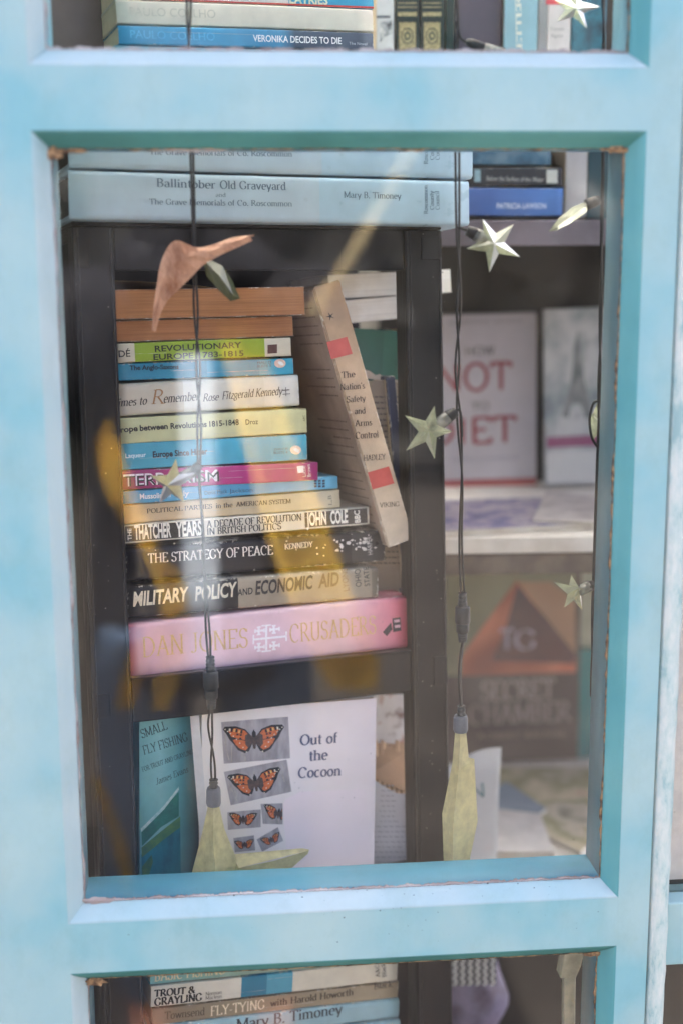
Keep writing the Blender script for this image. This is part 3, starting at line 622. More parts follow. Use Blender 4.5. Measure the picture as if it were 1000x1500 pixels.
r, ri = book('book', 'thinner blue paperback with a small oval bird mark, higher up the stack', RACK, [(170, 532), (429, 522), (430, 548), (172, 558)], D0+.002, .12, [(0, C(40, 140, 176)), (.5, C(52, 158, 196)), (.8, C(70, 176, 208))], 'pb', wear=.45, group=SG,
     texts=[T('The Anglo-Saxons', (190, 542), (262, 540), 7, C(10, 28, 40), style='sans', bold=.025), T('MALI D', (377, 533), (397, 532), 3.6, C(30, 70, 90), style='sans', name='small_print'), T('BLISTE 5', (377, 538), (397, 537), 3.6, C(30, 70, 90), style='sans', name='small_print')])
roundel(r, ri, RACK, D0+.002, 410, 532, 8.5, 6.5, C(224, 196, 176)); roundel(r, ri, RACK, D0+.002, 411, 532, 4.6, 2.6, C(240, 236, 230), lift=.0006, tilt=.5)
book('book', 'green and cream paperback with two-line capital title near the top of the stack', RACK, [(168, 502), (426, 492), (427, 521), (170, 531)], D0-.001, .125, [(0, C(218, 212, 190)), (.105, C(152, 180, 50)), (.84, C(222, 214, 192))], 'pb', wear=.35, group=SG, wearcol=C(214, 206, 176),
     texts=[T('RUDÉ', (155, 524), (191, 522), 10, BLK, style='sans', bold=.012, name='author_text'), T('REVOLUTIONARY', (227, 515), (354, 509), 9, C(34, 40, 22), style='sans', bold=.02), T('EUROPE 1783-1815', (225, 527), (357, 521), 8.5, C(34, 40, 22), style='sans', bold=.02)],
     patches=[([(392, 505), (406, 504), (406, 517), (392, 518)], C(84, 52, 48), 'publisher_mark')])
book('book', 'brown-edged paperback lying spine inwards, second from the top of the stack', RACK, [(166, 468), (428, 462), (430, 492), (168, 501)], D0, .115, [(0, C(150, 110, 76))], 'pb', form='pages', pcol=C(178, 124, 84), group=SG)
tp, tpi = book('book', 'brown-edged paperback on top of the stack with its cover lifting', RACK, [(164, 420), (447, 421), (447, 461), (166, 468)], D0-.006, .12, [(0, C(140, 100, 70))], 'pb', form='pages', pcol=C(184, 128, 84), group=SG)
bm = bmesh.new(); prev = None
for i in range(13):
    t = i/12; a = RACK.hit(164+150*t, 413+8*t*t-2.0*(1-t), D0-.006); row = [bm.verts.new(tpi @ RACK.w(a.x, D0-.007, a.y)), bm.verts.new(tpi @ RACK.w(a.x, D0+.11, a.y-.002))]
    if prev: bm.faces.new((prev[0], row[0], row[1], prev[1]))
    prev = row
bmesh.ops.solidify(bm, geom=bm.faces[:], thickness=.0005); mobj('lifted_cover', bm, plain('tan_card', C(196, 164, 122), rough=.7), tp)

# leaning book
LQ = [(459, 421), (493, 411), (604, 793), (566, 801)]
lf = RACK; dl = .004
TLp, TRp, BRp, BLp = [RACK.hit(*p, dl) for p in LQ]
# built on its own frame: x runs down the spine, z across it
e = ((BLp-TLp)+(BRp-TRp)).normalized(); n = Vector((e.y, -e.x))*-1
L = ((BLp-TLp).length+(BRp-TRp).length)/2; H = max(abs((TRp-TLp).dot(n)), abs((BRp-BLp).dot(n)))
org = TLp if (TRp-TLp).dot(n) > 0 else TRp
ex, ez = RACK.r @ Vector((e.x, 0, e.y)), RACK.r @ Vector((n.x, 0, n.y)); ey = ez.cross(ex)
if ey.dot(RACK.r @ Vector((0, 1, 0))) < 0: ey = -ey
M = Matrix((ex, ey, ez)).transposed().to_4x4(); M.translation = RACK.w(org.x, dl, org.y)
lb = root('book', 'worn tan hardback leaning against the stack, title words set down its spine', 'book', M); lbi = M.inverted()
lm = covermat('leaning_cover', [(0, C(176, 142, 108)), (.4, C(206, 178, 146)), (.75, C(214, 192, 164)), (1, C(218, 204, 182))], L, H, .6, .5, C(236, 228, 212), .16, .0035, True)
bm = bmesh.new(); DPT = .135
bx = box(bm, 0, L, 0, .003, 0, H); box(bm, .001, L-.001, .003, DPT, 0, .003); box(bm, .001, L-.001, .003, DPT, H-.003, H)
bmesh.ops.bevel(bm, geom=bm.edges[:], offset=.0009, segments=2, affect='EDGES'); mobj('cover', bm, lm, lb)
bm = bmesh.new(); box(bm, .004, L-.004, .0032, DPT-.004, .0032, H-.0032); mobj('page_block', bm, paper('pages_lean', C(212, 196, 166), 2, 1500), lb)
def lt(s, xc, yc, wpx, h, **k):
    a = (xc-wpx/2, yc+h/2-.0); b = (xc+wpx/2, yc+h/2-wpx*.075); text(lb, lbi, RACK, dl, s, a, b, h, C(44, 36, 30), **k)
for s, xc, yc, wp, h in (('The', 510, 549, 20, 9), ("Nation's", 516, 567, 36, 9), ('Safety', 521, 585, 28, 9), ('and', 527, 602, 16, 9), ('Arms', 532, 620, 25, 9), ('Control', 537, 638, 34, 10)): lt(s, xc, yc, wp, h, bold=.12)
lt('HADLEY', 548, 671, 32, 8, bold=.14, name='author_text'); lt('VIKING', 570, 740, 29, 7, bold=.12, name='publisher_text')
for q in ([(478, 501), (508, 493), (516, 518), (485, 526)], [(538, 692), (569, 683), (577, 708), (545, 717)]): patch(lb, lbi, RACK, dl, q, plain('red_block', C(206, 96, 86), C(190, 84, 76), .6), 'red_panel')
for a in range(5):
    an = R(90+72*a+8); c0 = (483.5, 463); patch(lb, lbi, RACK, dl, [(c0[0]+1.2*math.cos(an+1.6), c0[1]+1.2*math.sin(an+1.6)), (c0[0]+7*math.cos(an), c0[1]+7*math.sin(an)), (c0[0]+1.2*math.cos(an-1.6), c0[1]+1.2*math.sin(an-1.6))], C(40, 34, 30), 'star_mark', .0003+a*.00001)
# faint rows of small print on the board that faces left
for side_z in ((0.0 if (M.to_3x3() @ Vector((0, 0, -1))).x < 0 else H),):
    bm = bmesh.new(); rn = random.Random(9); sg = -1 if side_z == 0 else 1
    bb = mobj('cover_paper', (lambda b_: (box(b_, .003, L-.003, .004, DPT-.003, *sorted((side_z, side_z+sg*.0003))), b_)[1])(bmesh.new()), plain('dusty_jacket', C(206, 184, 164), C(176, 154, 136), .7, 20), lb)
    for row in range(26):
        x = .016+row*(L-.03)/26
        if row in (5, 6, 11, 12, 18): continue
        y = .012+rn.uniform(0, .004); ymax = rn.uniform(.05, .10)
        while y < ymax:
            wd = rn.uniform(.0012, .0035); vv = [bm.verts.new(p) for p in ((x, y, side_z+sg*.0006), (x+.0011, y, side_z+sg*.0006), (x+.0011, y+wd, side_z+sg*.0006), (x, y+wd, side_z+sg*.0006))]; bm.faces.new(vv); y += wd+.0014
    mobj('small_print', bm, ink(C(96, 80, 70)), lb)['kind'] = 'stuff'

# books lying and standing behind, inside the rack
book('book', 'white-paged paperback lying flat behind the right post, upper of two', RACK, [(474, 402), (660, 392), (661, 428), (482, 438)], .060, .10, [(0, C(220, 214, 202))], 'pb', form='pages', pcol=C(252, 250, 242), wear=.1)
book('book', 'white-paged paperback lying under the other in the back of the rack', RACK, [(482, 438.5), (600, 432), (602, 465), (486, 476)], .058, .10, [(0, C(214, 206, 196))], 'pb', form='pages', pcol=C(250, 246, 236), wear=.1)
book('book', 'dark green book standing behind the leaning tan one', RACK, [(498, 484), (584, 477), (590, 800), (505, 800)], .075, .02, [(0, C(40, 106, 88)), (.5, C(48, 116, 98))], 'hb', form='face', wear=.1)
book('book', 'slim purple book standing beside the green one in the rack', RACK, [(586, 477), (598, 476), (603, 800), (592, 800)], .068, .09, [(0, C(84, 70, 120))], 'pb', wear=.1)
r, ri = book('book', 'grey-beige jacketed book with torn top edge, standing behind the leaning one', RACK, [(526, 552), (590, 560), (596, 872), (532, 878)], .050, .012, [(0, C(164, 150, 132))], 'pb', form='face', wear=.3, wearcol=C(206, 196, 180))
bm = bmesh.new(); rn = random.Random(3)
pts = [(526, 553), (532, 541), (541, 543), (549, 549), (556, 548), (566, 556), (578, 556), (590, 561)]
vv = [bm.verts.new(ri @ RACK.w(RACK.hit(p[0], p[1], .0495).x, .0495, RACK.hit(p[0], p[1], .0495).y)) for p in pts]; bm.faces.new(vv); mobj('torn_edge', bm, plain('torn_paper', C(196, 184, 166), rough=.8), r)
bm = bmesh.new()
for row in range(30):
    y0 = 580+row*8.4; x = 540+rn.uniform(0, 3); 
    while x < 582:
        wd = rn.uniform(3, 8); vv = []
        for px, py in ((x, y0), (x+wd, y0+.5), (x+wd, y0+2.6), (x, y0+2.1)):
            h2 = RACK.hit(px, py, .050); vv.append(bm.verts.new(ri @ RACK.w(h2.x, .0497, h2.y)))
        bm.faces.new(vv); x += wd+1.6
mobj('small_print', bm, ink(C(92, 82, 74)), r)['kind'] = 'stuff'
book('book', 'narrow navy spine marked with an H beside the right post', RACK, [(587, 548), (599, 547), (605, 868), (593, 870)], .036, .10, [(0, C(56, 62, 86))], 'hb', wear=.3,
     texts=[T('H', (589, 634), (596, 633), 10, C(200, 206, 220), style='sans'), T('X', (590, 660), (596, 659), 7, C(190, 196, 214), style='sans')], patches=[([(589, 576), (597, 575), (597, 584), (589, 585)], C(150, 156, 180), 'printed_mark')])
book('book', 'red book lying flat at the very back beside the pink spine', RACK, [(470, 822), (600, 812), (602, 874), (472, 884)], .062, .08, [(0, C(176, 60, 66))], 'pb', wear=.2)

# ------------------------------------------------------------------ lower compartment
r, ri = book('book', 'teal fishing book cover standing at the left of the lower compartment', RACK, [(196, 1046), (286, 1040), (291, 1331), (205, 1342)], .030, .022, [(0, C(112, 190, 196)), (.35, C(140, 206, 208)), (.7, C(84, 160, 170)), (1, C(40, 80, 92))], 'pb', form='face', soft=True, wear=.08, edge=.0004,  # cover darkens to the right, shade put into its colours
     patches=[([(207, 1218), (222, 1200), (240, 1184), (262, 1160), (262, 1196), (236, 1212), (208, 1240)], plain('teal_wave', C(30, 128, 118), C(16, 96, 92), .4, 70), 'cover_art', .0002),
              ([(207, 1242), (236, 1218), (264, 1196), (264, 1212), (240, 1230), (208, 1256)], plain('green_wave', C(84, 140, 84), C(40, 110, 96), .4, 90), 'cover_art', .0004),
              ([(207, 1252), (236, 1232), (264, 1210), (266, 1345), (208, 1345)], plain('deep_wave', C(26, 142, 158), C(14, 104, 124), .4, 60, (1, 1, .4)), 'cover_art', .0003),
              ([(208, 1270), (222, 1252), (224, 1262), (216, 1290), (208, 1300)], plain('green_wave', C(84, 140, 84)), 'cover_art', .0006),
              ([(206, 1214), (240, 1180), (262, 1152), (262, 1157), (240, 1186), (207, 1219)], plain('foam', C(206, 232, 232), C(150, 206, 208), .5, 200), 'cover_art', .0007)],
     texts=[T('SMALL', (208, 1082), (246, 1068), 13, C(24, 56, 60), bold=.12), T('FLY FISHING', (211, 1106), (276, 1085), 13, C(24, 56, 60), bold=.12), T('FOR TROUT AND GRAYLING', (209, 1131), (284, 1104), 7, C(24, 56, 60), bold=.13), T('James Evans', (229, 1150), (276, 1131), 9, C(24, 56, 60), bold=.11, slant=.25, name='author_text')])
ck, cki = book('booklet', 'white booklet with five butterfly photographs and a short title on its cover', RACK, [(272, 1042), (530, 1024), (547, 1300), (295, 1332)], .012, .008, [(0, C(226, 222, 216)), (.5, C(238, 232, 234)), (1, C(240, 230, 236))], 'pb', form='face', soft=True, wear=.05, tone=.03, cat='booklet', edge=.0006,
     texts=[T('Out of', (439, 1092), (494, 1088), 15, C(84, 88, 118), bold=.17, thin=.08), T('the', (452, 1115), (480, 1112.5), 15, C(84, 88, 118), bold=.17, thin=.08), T('Cocoon', (436, 1140), (499, 1136), 15, C(84, 88, 118), bold=.17, thin=.08)])
patch(ck, cki, RACK, .012, [(278, 1043), (291, 1042), (314, 1328), (301, 1330)], plain('fold_shadow', C(196, 196, 196), C(210, 210, 208), .7), 'folded_edge', .0002)
patch(ck, cki, RACK, .012, [(414, 1178), (419, 1171), (440, 1160), (535, 1156), (543, 1288), (424, 1296)], plain('pale_pink_panel', C(240, 228, 236), C(236, 226, 232), .6, 30), 'printed_panel', .00025)
M_photo = plain('grey_photo', C(176, 172, 178), C(140, 136, 140), .35, 120, (1, 1, .3)); M_reed = plain('reeds', C(196, 190, 180), C(150, 144, 136), .4, 200)
M_org = plain('wing_orange', C(216, 118, 52), C(190, 88, 40), .45, 500); M_bod = plain('wing_brown', C(96, 72, 60), C(60, 46, 42), .5, 500)
M_bk = plain('wing_black', C(30, 26, 30), C(22, 20, 22), .5, 500); M_wh = plain('wing_white', C(232, 226, 208), C(210, 200, 180), .5, 500); M_yel = plain('wing_yellow', C(232, 196, 120), C(220, 180, 100), .5, 500)
def butterfly_photo(q, cx, cy, s, ang, seed, half=False):
    """printed photograph: grey ground, reeds, spread orange wings"""
    bm = bmesh.new(); mats = [M_photo, M_reed, M_bk, M_org, M_bod, M_wh, M_yel]; rn = random.Random(seed); ca, sa = math.cos(ang), math.sin(ang)
    def P(pts, mi, lv):
        vv = []
        for px, py in pts:
            h2 = RACK.hit(px, py, .012); vv.append(bm.verts.new(cki @ RACK.w(h2.x, .012-.0002-lv*.00006, h2.y)))
        f = bm.faces.new(vv); f.material_index = mi
    P(q, 0, 0)
    def inq(u, v): 
        a, b, c, d_ = [Vector(p) for p in q]; return (a.lerp(b, u)).lerp(d_.lerp(c, u), v)
    for i in range(int(14*s)+5):
        u = rn.uniform(.02, .5 if rn.random() < .8 else .95); v0 = rn.uniform(.0, .6); v1 = min(1, v0+rn.uniform(.2, .5)); a = inq(u, v0); b = inq(min(.98, u+rn.uniform(-.02, .06)), v1)
        P([(a.x, a.y), (a.x+.9*s, a.y), (b.x+.9*s, b.y), (b.x, b.y)], 1, 1)
    def W(pts, mi, lv, sides=(1, -1)):
        for sg in sides:
            o = [(cx+s*(ca*x*sg-sa*y), cy+s*(sa*x*sg+ca*y)) for x, y in pts]
            mx = max(p[0] for p in q); o = [(min(px, mx-.4), py) for px, py in o]
            P(o if sg > 0 else o[::-1], mi, lv)
    sides = (1, -1)
    W([(2, -2), (12, -14), (26, -19), (42, -19), (45, -15), (40, -8), (36, 0), (30, 7), (24, 16), (14, 21), (8, 18), (3, 8)], 2, 2, sides)      # dark margin
    W([(4, -2), (13, -12), (26, -16), (36, -15), (37, -12), (33, -4), (24, -1), (12, 2), (5, 3)], 3, 3, sides)                       # forewing
    W([(7, 5), (16, 2), (27, 0), (31, 1), (27, 8), (21, 14), (13, 17), (9, 13)], 3, 3, sides)                                    # hindwing
    W([(2, -3), (8, -8), (13, -5), (13, 8), (9, 13), (4, 9)], 4, 4, sides)
    for x, y, w_, h_ in ((16, -13, 3, 5), (23, -15, 3, 5), (30, -16, 3, 5)):
        W([(x, y), (x+w_, y), (x+w_+1, y+h_), (x+1, y+h_)], 2, 5, sides); W([(x+w_+.6, y), (x+w_+3, y), (x+w_+3.6, y+h_-1), (x+w_+1.2, y+h_-1)], 6 if x < 28 else 5, 5, sides)
    for x, y in ((19, -6), (24, -7), (20, -1)): W([(x-1.6, y-1.3), (x+1.6, y-1.3), (x+1.6, y+1.3), (x-1.6, y+1.3)], 2, 5, sides)
    for i in range(8):
        t = i/7; x = 42-(42-12)*t**1.1+0; y = -15+35*t-5*math.sin(t*3); W([(x-1.1, y-.8), (x+.7, y-.8), (x+.7, y+.8), (x-1.1, y+.8)], 5, 6, sides)
    P([(cx+s*(ca*x-sa*y), cy+s*(sa*x+ca*y)) for x, y in ((-3, -9), (0, -12), (3, -9), (3.4, 4), (1.6, 15), (-1.6, 15), (-3.4, 4))], 4, 7)
    P([(cx+s*(ca*x-sa*y), cy+s*(sa*x+ca*y)) for x, y in ((-2.4, -9), (0, -14), (2.4, -9), (2, -2), (-2, -2))], 2, 8)
    return mobj('photo_print', bm, mats, ck)
butterfly_photo([(324, 1058), (422, 1050), (425, 1111), (328, 1119)], 372, 1082, 1.0, -.04, 1)
butterfly_photo([(328, 1131), (420, 1113), (427, 1160), (338, 1180)], 374, 1146, .88, -.16, 2)
butterfly_photo([(333, 1190), (382, 1186), (382, 1212), (334, 1216)], 356, 1200, .47, 0, 3)
butterfly_photo([(382, 1178), (414, 1177), (414, 1208), (385, 1207)], 408, 1191, .52, .15, 4)
butterfly_photo([(342, 1228), (372, 1224), (374, 1246), (344, 1249)], 358, 1237, .33, -.1, 5)
butterfly_photo([(376, 1230), (407, 1212), (415, 1232), (384, 1248)], 397, 1230, .34, -.35, 6)
# paperback stood open with its pages fanned, and a picture card above it
pg = root('open_paperback', 'open paperback with fanned brown page tops standing right of the booklet', 'book', Matrix.Translation(RACK.w(*(lambda h: (h.x, .05, h.y))(RACK.hit(540, 1300, .05)))))
pgi = pg.matrix_world.inverted()
def RP(px, py, d): h = RACK.hit(px, py, d); return pgi @ RACK.w(h.x, d, h.y)
bm = bmesh.new(); N = 10; prev = None
for i in range(N+1):
    t = i/N; x = 536+68*t; yt = 1133+30*min(1, t*1.5)**.8; row = [bm.verts.new(RP(x, yt, .030)), bm.verts.new(RP(x+5, 1300-8*t, .030))]
    if prev: bm.faces.new((prev[0], row[0], row[1], prev[1]))
    prev = row
mobj('page', bm, plain('printed_page', C(214, 212, 216), C(204, 202, 206), .7, 20), pg)
bm = bmesh.new(); rn = random.Random(2)
for i in range(20):                                       # fanned leaves
    t = i/19; x0 = 537+66*t; yb = 1133+30*min(1, t*1.5)**.8; x1 = 525+84*t+5*math.sin(i*1.3); yt = 1086+4*math.sin(i*.9)+3*t
    t2 = (i+1)/19; yb2 = 1133+30*min(1, t2*1.5)**.8; a = [RP(x0, yb, .031), RP(x0+3.5, yb2, .031), RP(x1+5.6+2*math.sin(i), yt+.5, .085), RP(x1, yt, .085)]
    f = poly(bm, a)
    f.material_index = i % 2
mobj('fanned_pages', bm, [plain('brown_page_top', C(176, 140, 106), C(150, 116, 88), .85, 14), plain('brown_page_top_light', C(226, 196, 160), C(204, 170, 134), .85, 12)], pg)['kind'] = 'stuff'
bm = bmesh.new(); poly(bm, [RP(537, 1136, .0325), RP(603, 1164, .0325), RP(612, 1092, .0865), RP(526, 1086, .0865)]); mobj('page_bed', bm, plain('brown_page_top', C(182, 146, 112)), pg)
bm = bmesh.new()
for row in range(19):
    y0 = 1150+row*7.5; x = 543+rn.uniform(0, 3)+ (12 if row < 8 else 0)
    while x < (575 if row < 8 else 590):
        wd = rn.uniform(3, 8); poly(bm, [RP(x, y0, .0296), RP(x+wd, y0+.8, .0296), RP(x+wd, y0+2.4, .0296), RP(x, y0+1.6, .0296)]); x += wd+2
mobj('small_print', bm, ink(C(168, 166, 172)), pg)['kind'] = 'stuff'
def mottled(name, cols, scale=40, det=3):
    m, t, b = nodes(name); v = objmap(t); n = noise(t, v, scale, det, .55); k = len(cols)
    r = ramp(t, [(.30+.4*i/(k-1), c) for i, c in enumerate(cols)]); t.links.new(n, r.inputs[0]); t.links.new(r.outputs[0], b.inputs[0]); b.inputs['Roughness'].default_value = .5; return m
book('picture_card', 'white card with brown blurred picture above the fanned paperback', RACK, [(532, 1022), (603, 1014), (604, 1100), (534, 1104)], .100, .004, [], 'pb', form='face', cat='card', mat=mottled('card_picture', [C(110, 70, 56), C(214, 208, 206), C(222, 216, 214), C(170, 110, 84)], 45))

# ------------------------------------------------------------------ bottom compartment (seen through the lowest pane)
LG = 'books stacked in the bottom of the rack'
r, ri = book('book', 'pale green paperback at the top of the lowest stack, lettering half hidden by the rail', RACK, [(218, 1405), (580, 1370), (580, 1408), (220, 1443)], .010, .13, [(0, C(120, 182, 184)), (.4, C(150, 176, 160)), (1, C(182, 186, 160))], 'pb', soft=True, wear=.3, group=LG,
     texts=[T('BASIC FISHING', (226, 1438), (330, 1427), 15, C(206, 196, 160), bold=.16)])
book('book', 'white paperback with a blue panel and heavy black title in the lowest stack', RACK, [(219, 1445), (579, 1408), (581, 1437), (221, 1477)], .008, .13, [(0, C(224, 220, 206)), (.35, C(44, 128, 158)), (.45, C(88, 172, 196)), (.555, C(226, 220, 202))], 'pb', wear=.2, group=LG,
     texts=[T('TROUT &', (226, 1461), (286, 1455), 10, BLK, bold=.24, thin=.08), T('GRAYLING', (226, 1474), (296, 1466), 11, BLK, bold=.24, thin=.08), T('Norman', (301, 1459), (325, 1456), 5, C(80, 76, 70), name='author_text'), T('Maclean', (301, 1465), (325, 1462), 5, C(80, 76, 70), name='author_text'), T('A&C', (556, 1431), (554, 1412), 6, BLK, name='publisher_text'), T('Black', (565, 1431), (563, 1410), 6, BLK, name='publisher_text')])
book('book', 'slim brown-beige book with cream capitals in its middle, in the lowest stack', RACK, [(221, 1478), (580, 1438), (582, 1462), (223, 1503)], .011, .13, [(0, C(140, 124, 104)), (.4, C(158, 144, 118)), (1, C(176, 162, 136))], 'pb', soft=True, wear=.45, group=LG,
     texts=[T('Townsend', (241, 1494), (300, 1487), 11, C(80, 68, 54), name='author_text'), T('FLY-TYING', (308, 1489), (388, 1478), 14, C(228, 214, 184), bold=.15), T('with Harold Howorth', (396, 1475), (517, 1458), 9.5, C(60, 50, 42), bold=.16), T('Black', (547, 1450), (574, 1446), 9, C(70, 60, 50), bold=.16, name='publisher_text')])
book('book', 'speckled pale blue hardback under the slim beige one, showing a name in serif', RACK, [(223, 1505), (582, 1463), (583, 1492), (226, 1536)], .008, .15, [(0, C(158, 196, 206)), (1, C(166, 204, 216))], 'hb', wear=.2, tone=.12, group=LG,
     texts=[T('Mary B. Timoney', (346, 1509), (501, 1485), 15, C(52, 60, 66), bold=.14, name='author_text')])
book('book', 'lowest pale blue hardback, just its right end in view at the bottom edge', RACK, [(224, 1538), (583, 1493), (584, 1532), (227, 1578)], .008, .15, [(0, C(158, 196, 206))], 'hb', wear=.2, group=LG)

# ================================================================== THE RACK
rk = root('shelf_rack', 'black plastic shelf rack holding the stacks of books, behind the glass', 'shelf', Matrix.Translation(RACK.o) @ RACK.r.to_4x4())
def rz(px, py): return RACK.hit(px, py).y
def rx(px, py): return RACK.hit(px, py).x
zt0 = rz(165, 331); zt1 = 0.0; zm0, zm1 = -0.32350129, -0.36046085
zl0 = rz(205, 1343); zl1 = zl0-.034; xl = rx(106, 345); xr = .24430409; xr2 = rx(650, 600)
def rpart(name, b, m, bv=.0012):
    bm = bmesh.new(); box(bm, *b); bevel(bm, bv, 2); return mobj(name, bm, m, rk, False)
for (x0, x1) in ((xl, -.0006), (xr+.0006, xr2)):
    rpart('post', (x0, x1, 0, .022, -1.1, zt0-.0005), M_black)
    rpart('post', (x0, x1, .19, .212, -1.1, zt0-.0005), M_black)
for i, (px, wd) in enumerate(((xr+.002, .0012), (xr+.0045, .0008), (xr2-.0028, .0012), (-.0035, .0012), (xl+.0035, .001))):
    rpart('post_rib', (px, px+wd, -.0011, .0, -1.1, zt0-.001), M_blackr, .0003)
rpart('side_panel', (xl+.001, xl+.005, .0225, .189, -1.1, zt0-.01), M_deep)
rpart('back_panel', (xl+.01, xr2-.01, .1905, .1925, -1.1, zt0-.01), M_deep)
rpart('top_board', (xl+.0, xr2-.0, 0.0, .212, zt0, zt0+.004), M_black)
rpart('rail', (0, xr, .0015, .010, zt1, zt0-.0005), M_black)
for z0, z1 in ((zm1, zm0), (zl1, zl0), (-1.0, -.96)):
    rpart('rail', (0, xr, .0015, .009, z0, z1-.0012), M_black)
    rpart('rail_lip', (0, xr, -.0008, .009, z1-.0011, z1), M_blackr, .0003)
    rpart('shelf_board', (xl+.009, xr2-.009, .0095, .189, z1-.004, z1-.0001), M_black)
for x0, y0, x1, y1 in ((112, 346, 132, 392), (616, 346, 646, 380), (634, 962, 654, 1002), (140, 1018, 163, 1050), (612, 1390, 612, 1390)):
    if x0 == x1: continue
    a = RACK.hit(x0, y0); b = RACK.hit(x1, y1)
    rpart('clip', (a.x, b.x, -.0010, .0002, b.y, a.y), M_black, .0004); rpart('clip_slot', (b.x-.0016, b.x-.0002, -.0014, -.0011, b.y+.002, a.y-.002), M_deep, .0001)
bm = bmesh.new(); rn = random.Random(8)
for i in range(60):
    h2 = RACK.hit(rn.choice([rn.uniform(110, 165), rn.uniform(603, 650)]), rn.uniform(340, 1300)); s = rn.uniform(.0003, .0009)
    bm.faces.new([bm.verts.new((h2.x+s*math.cos(a*1.3)*rn.uniform(.5, 1), -.0013, h2.y+s*math.sin(a*1.3)*rn.uniform(.5, 1))) for a in range(5)])
mobj('dust_flecks', bm, ink(C(120, 116, 112)), rk)['kind'] = 'stuff'

# ------------------------------------------------------------------ on top of the rack
TG = 'books piled on top of the rack'
def gy(nm, lab, q, y1, y2, y3, dd=-.02):
    t = [T('Old Graveyard', (322, y1+1), (419, y1+3), 12, C(86, 104, 124), bold=.14), T('Ballintober', (229, y1-2), (316, y1+1), 12, C(86, 104, 124), bold=.14), T('and', (316, y2), (331, y2), 6, C(96, 112, 130), bold=.12),
         T('The Grave Memorials of Co. Roscommon', (219, y3), (428, y3+3), 8.5, C(86, 104, 124), bold=.13), T('Mary B. Timoney', (503, y1+14), (587, y1+16), 9, C(86, 104, 124), bold=.13, name='author_text'),
         T('Roscommon', (626, y3+14), (625, y3-28), 6, C(86, 104, 124), bold=.12, name='publisher_text'), T('County', (635, y3+8), (634, y3-20), 6, C(86, 104, 124), bold=.12, name='publisher_text'), T('Council', (643, y3+8), (642, y3-20), 6, C(86, 104, 124), bold=.12, name='publisher_text')]
    return book(nm, lab, RACK, q, dd, .19, [(0, C(188, 208, 222)), (.6, C(180, 210, 228)), (1, C(172, 208, 230))], 'hb', texts=t, wear=.05, edge=.0008, tone=.06, group=TG, wearcol=C(200, 216, 224), rough=.3, pcol=C(60, 54, 52))
gy('book', 'large pale blue hardback lying directly on the rack top, title text showing', [(101, 247), (690, 263), (687, 330), (103, 320)], 275, 288, 299)
gy('book', 'large pale blue hardback, upper of two, its text cut by the teal bead', [(102, 168), (694, 188), (692, 261), (102, 245)], 205, 217, 226)
book('book', 'pale aqua book lying under the bright blue one at the top', RACK, [(172, 64), (548, 74), (548, 118), (172, 110)], -.004, .13, [(0, C(150, 205, 212)), (1, C(168, 208, 212))], 'pb', soft=True, wear=.2, group=TG)
book('book', 'white book hidden but for its upper edge behind the top rail', RACK, [(140, 112), (600, 120), (600, 186), (140, 166)], -.006, .15, [(0, C(200, 198, 190))], 'pb', wear=.1, group=TG)
book('book', 'bright blue paperback with dark right half and white capitals, in the top pane', RACK, [(175, 34), (547, 46), (547, 73), (175, 63)], -.006, .13, [(0, C(64, 160, 200)), (.62, C(70, 150, 190)), (.68, C(66, 84, 104)), (1, C(60, 76, 94))], 'pb', soft=True, wear=.15, group=TG,
     texts=[T('PAULO COELHO', (191, 55), (315, 59), 12, C(84, 172, 208), style='sans', bold=.005, name='author_text'), T('VERONIKA DECIDES TO DIE', (371, 60), (500, 64), 10, C(230, 232, 230), style='sans', bold=.015), T('The Novel', (511, 65), (537, 66), 4.5, C(170, 180, 188), style='sans', name='small_print')])
book('book', 'cream paperback with faint grey author capitals, in the top pane', RACK, [(170, -3), (547, 12), (547, 46), (172, 33)], -.006, .13, [(0, C(222, 214, 194))], 'pb', wear=.1, group=TG, wearcol=C(240, 234, 220),
     texts=[T('PAULO COELHO', (190, 22), (316, 26), 13, C(188, 182, 164), style='sans', bold=.005, name='author_text')])
book('book', 'white and blue paperback with a red lower line, cut by the top of the picture', RACK, [(168, -42), (547, -30), (547, 12), (170, -3)], -.005, .13, [(0, C(226, 220, 206)), (.655, C(48, 160, 196))], 'pb', wear=.1, group=TG,
     texts=[T('EATRIES', (424, 4), (480, 6), 13, C(206, 208, 176), style='sans', bold=.03)], patches=[([(170, -5), (547, 9), (547, 12), (170, -3)], C(184, 60, 48), 'red_line')])
book('book', 'orange-edged book lying spine inwards above the top of the picture', RACK, [(166, -90), (549, -78), (549, -32), (168, -44)], -.004, .13, [(0, C(190, 120, 70))], 'pb', form='pages', group=TG)
book('box_file', 'tall dark brown board standing at the left of the top pane', RACK, [(40, -120), (163, -115), (163, 170), (48, 165)], .05, .06, [(0, C(98, 84, 76))], 'hb', wear=.1, cat='box file', form='face')

# ================================================================== BACK SHELVING, RIGHT
def dfor(F, px, py, z):
    lo, hi = -.1, .6
    for _ in range(40):
        m = (lo+hi)/2
        if F.hit(px, py, m).y > z: lo = m
        else: hi = m
    return lo
bs = root('back_shelves', 'pale and grey shelf boards at the back right of the kiosk', 'shelf', Matrix.Translation(BACK.o) @ BACK.r.to_4x4())
def sb(name, y0, y1, m, x0=.215, x1=.60, d0=0.0, d1=.30, pref=760):
    bm = bmesh.new(); box(bm, x0, x1, d0, d1, BACK.hit(pref, y1, d0).y, BACK.hit(pref, y0, d0).y); bevel(bm, .0012, 2); return mobj(name, bm, m, bs)
sb('shelf_board', 322, 360, M_lav); sb('shelf_board', 148, 176, M_lav)
sb('shelf_board', 787, 811, M_white); sb('shelf_underboard', 811.6, 842, plain('shaded_board', C(124, 112, 100), C(96, 86, 78), .8, 30), d0=.004)  # second board, coloured for the shade under the shelf
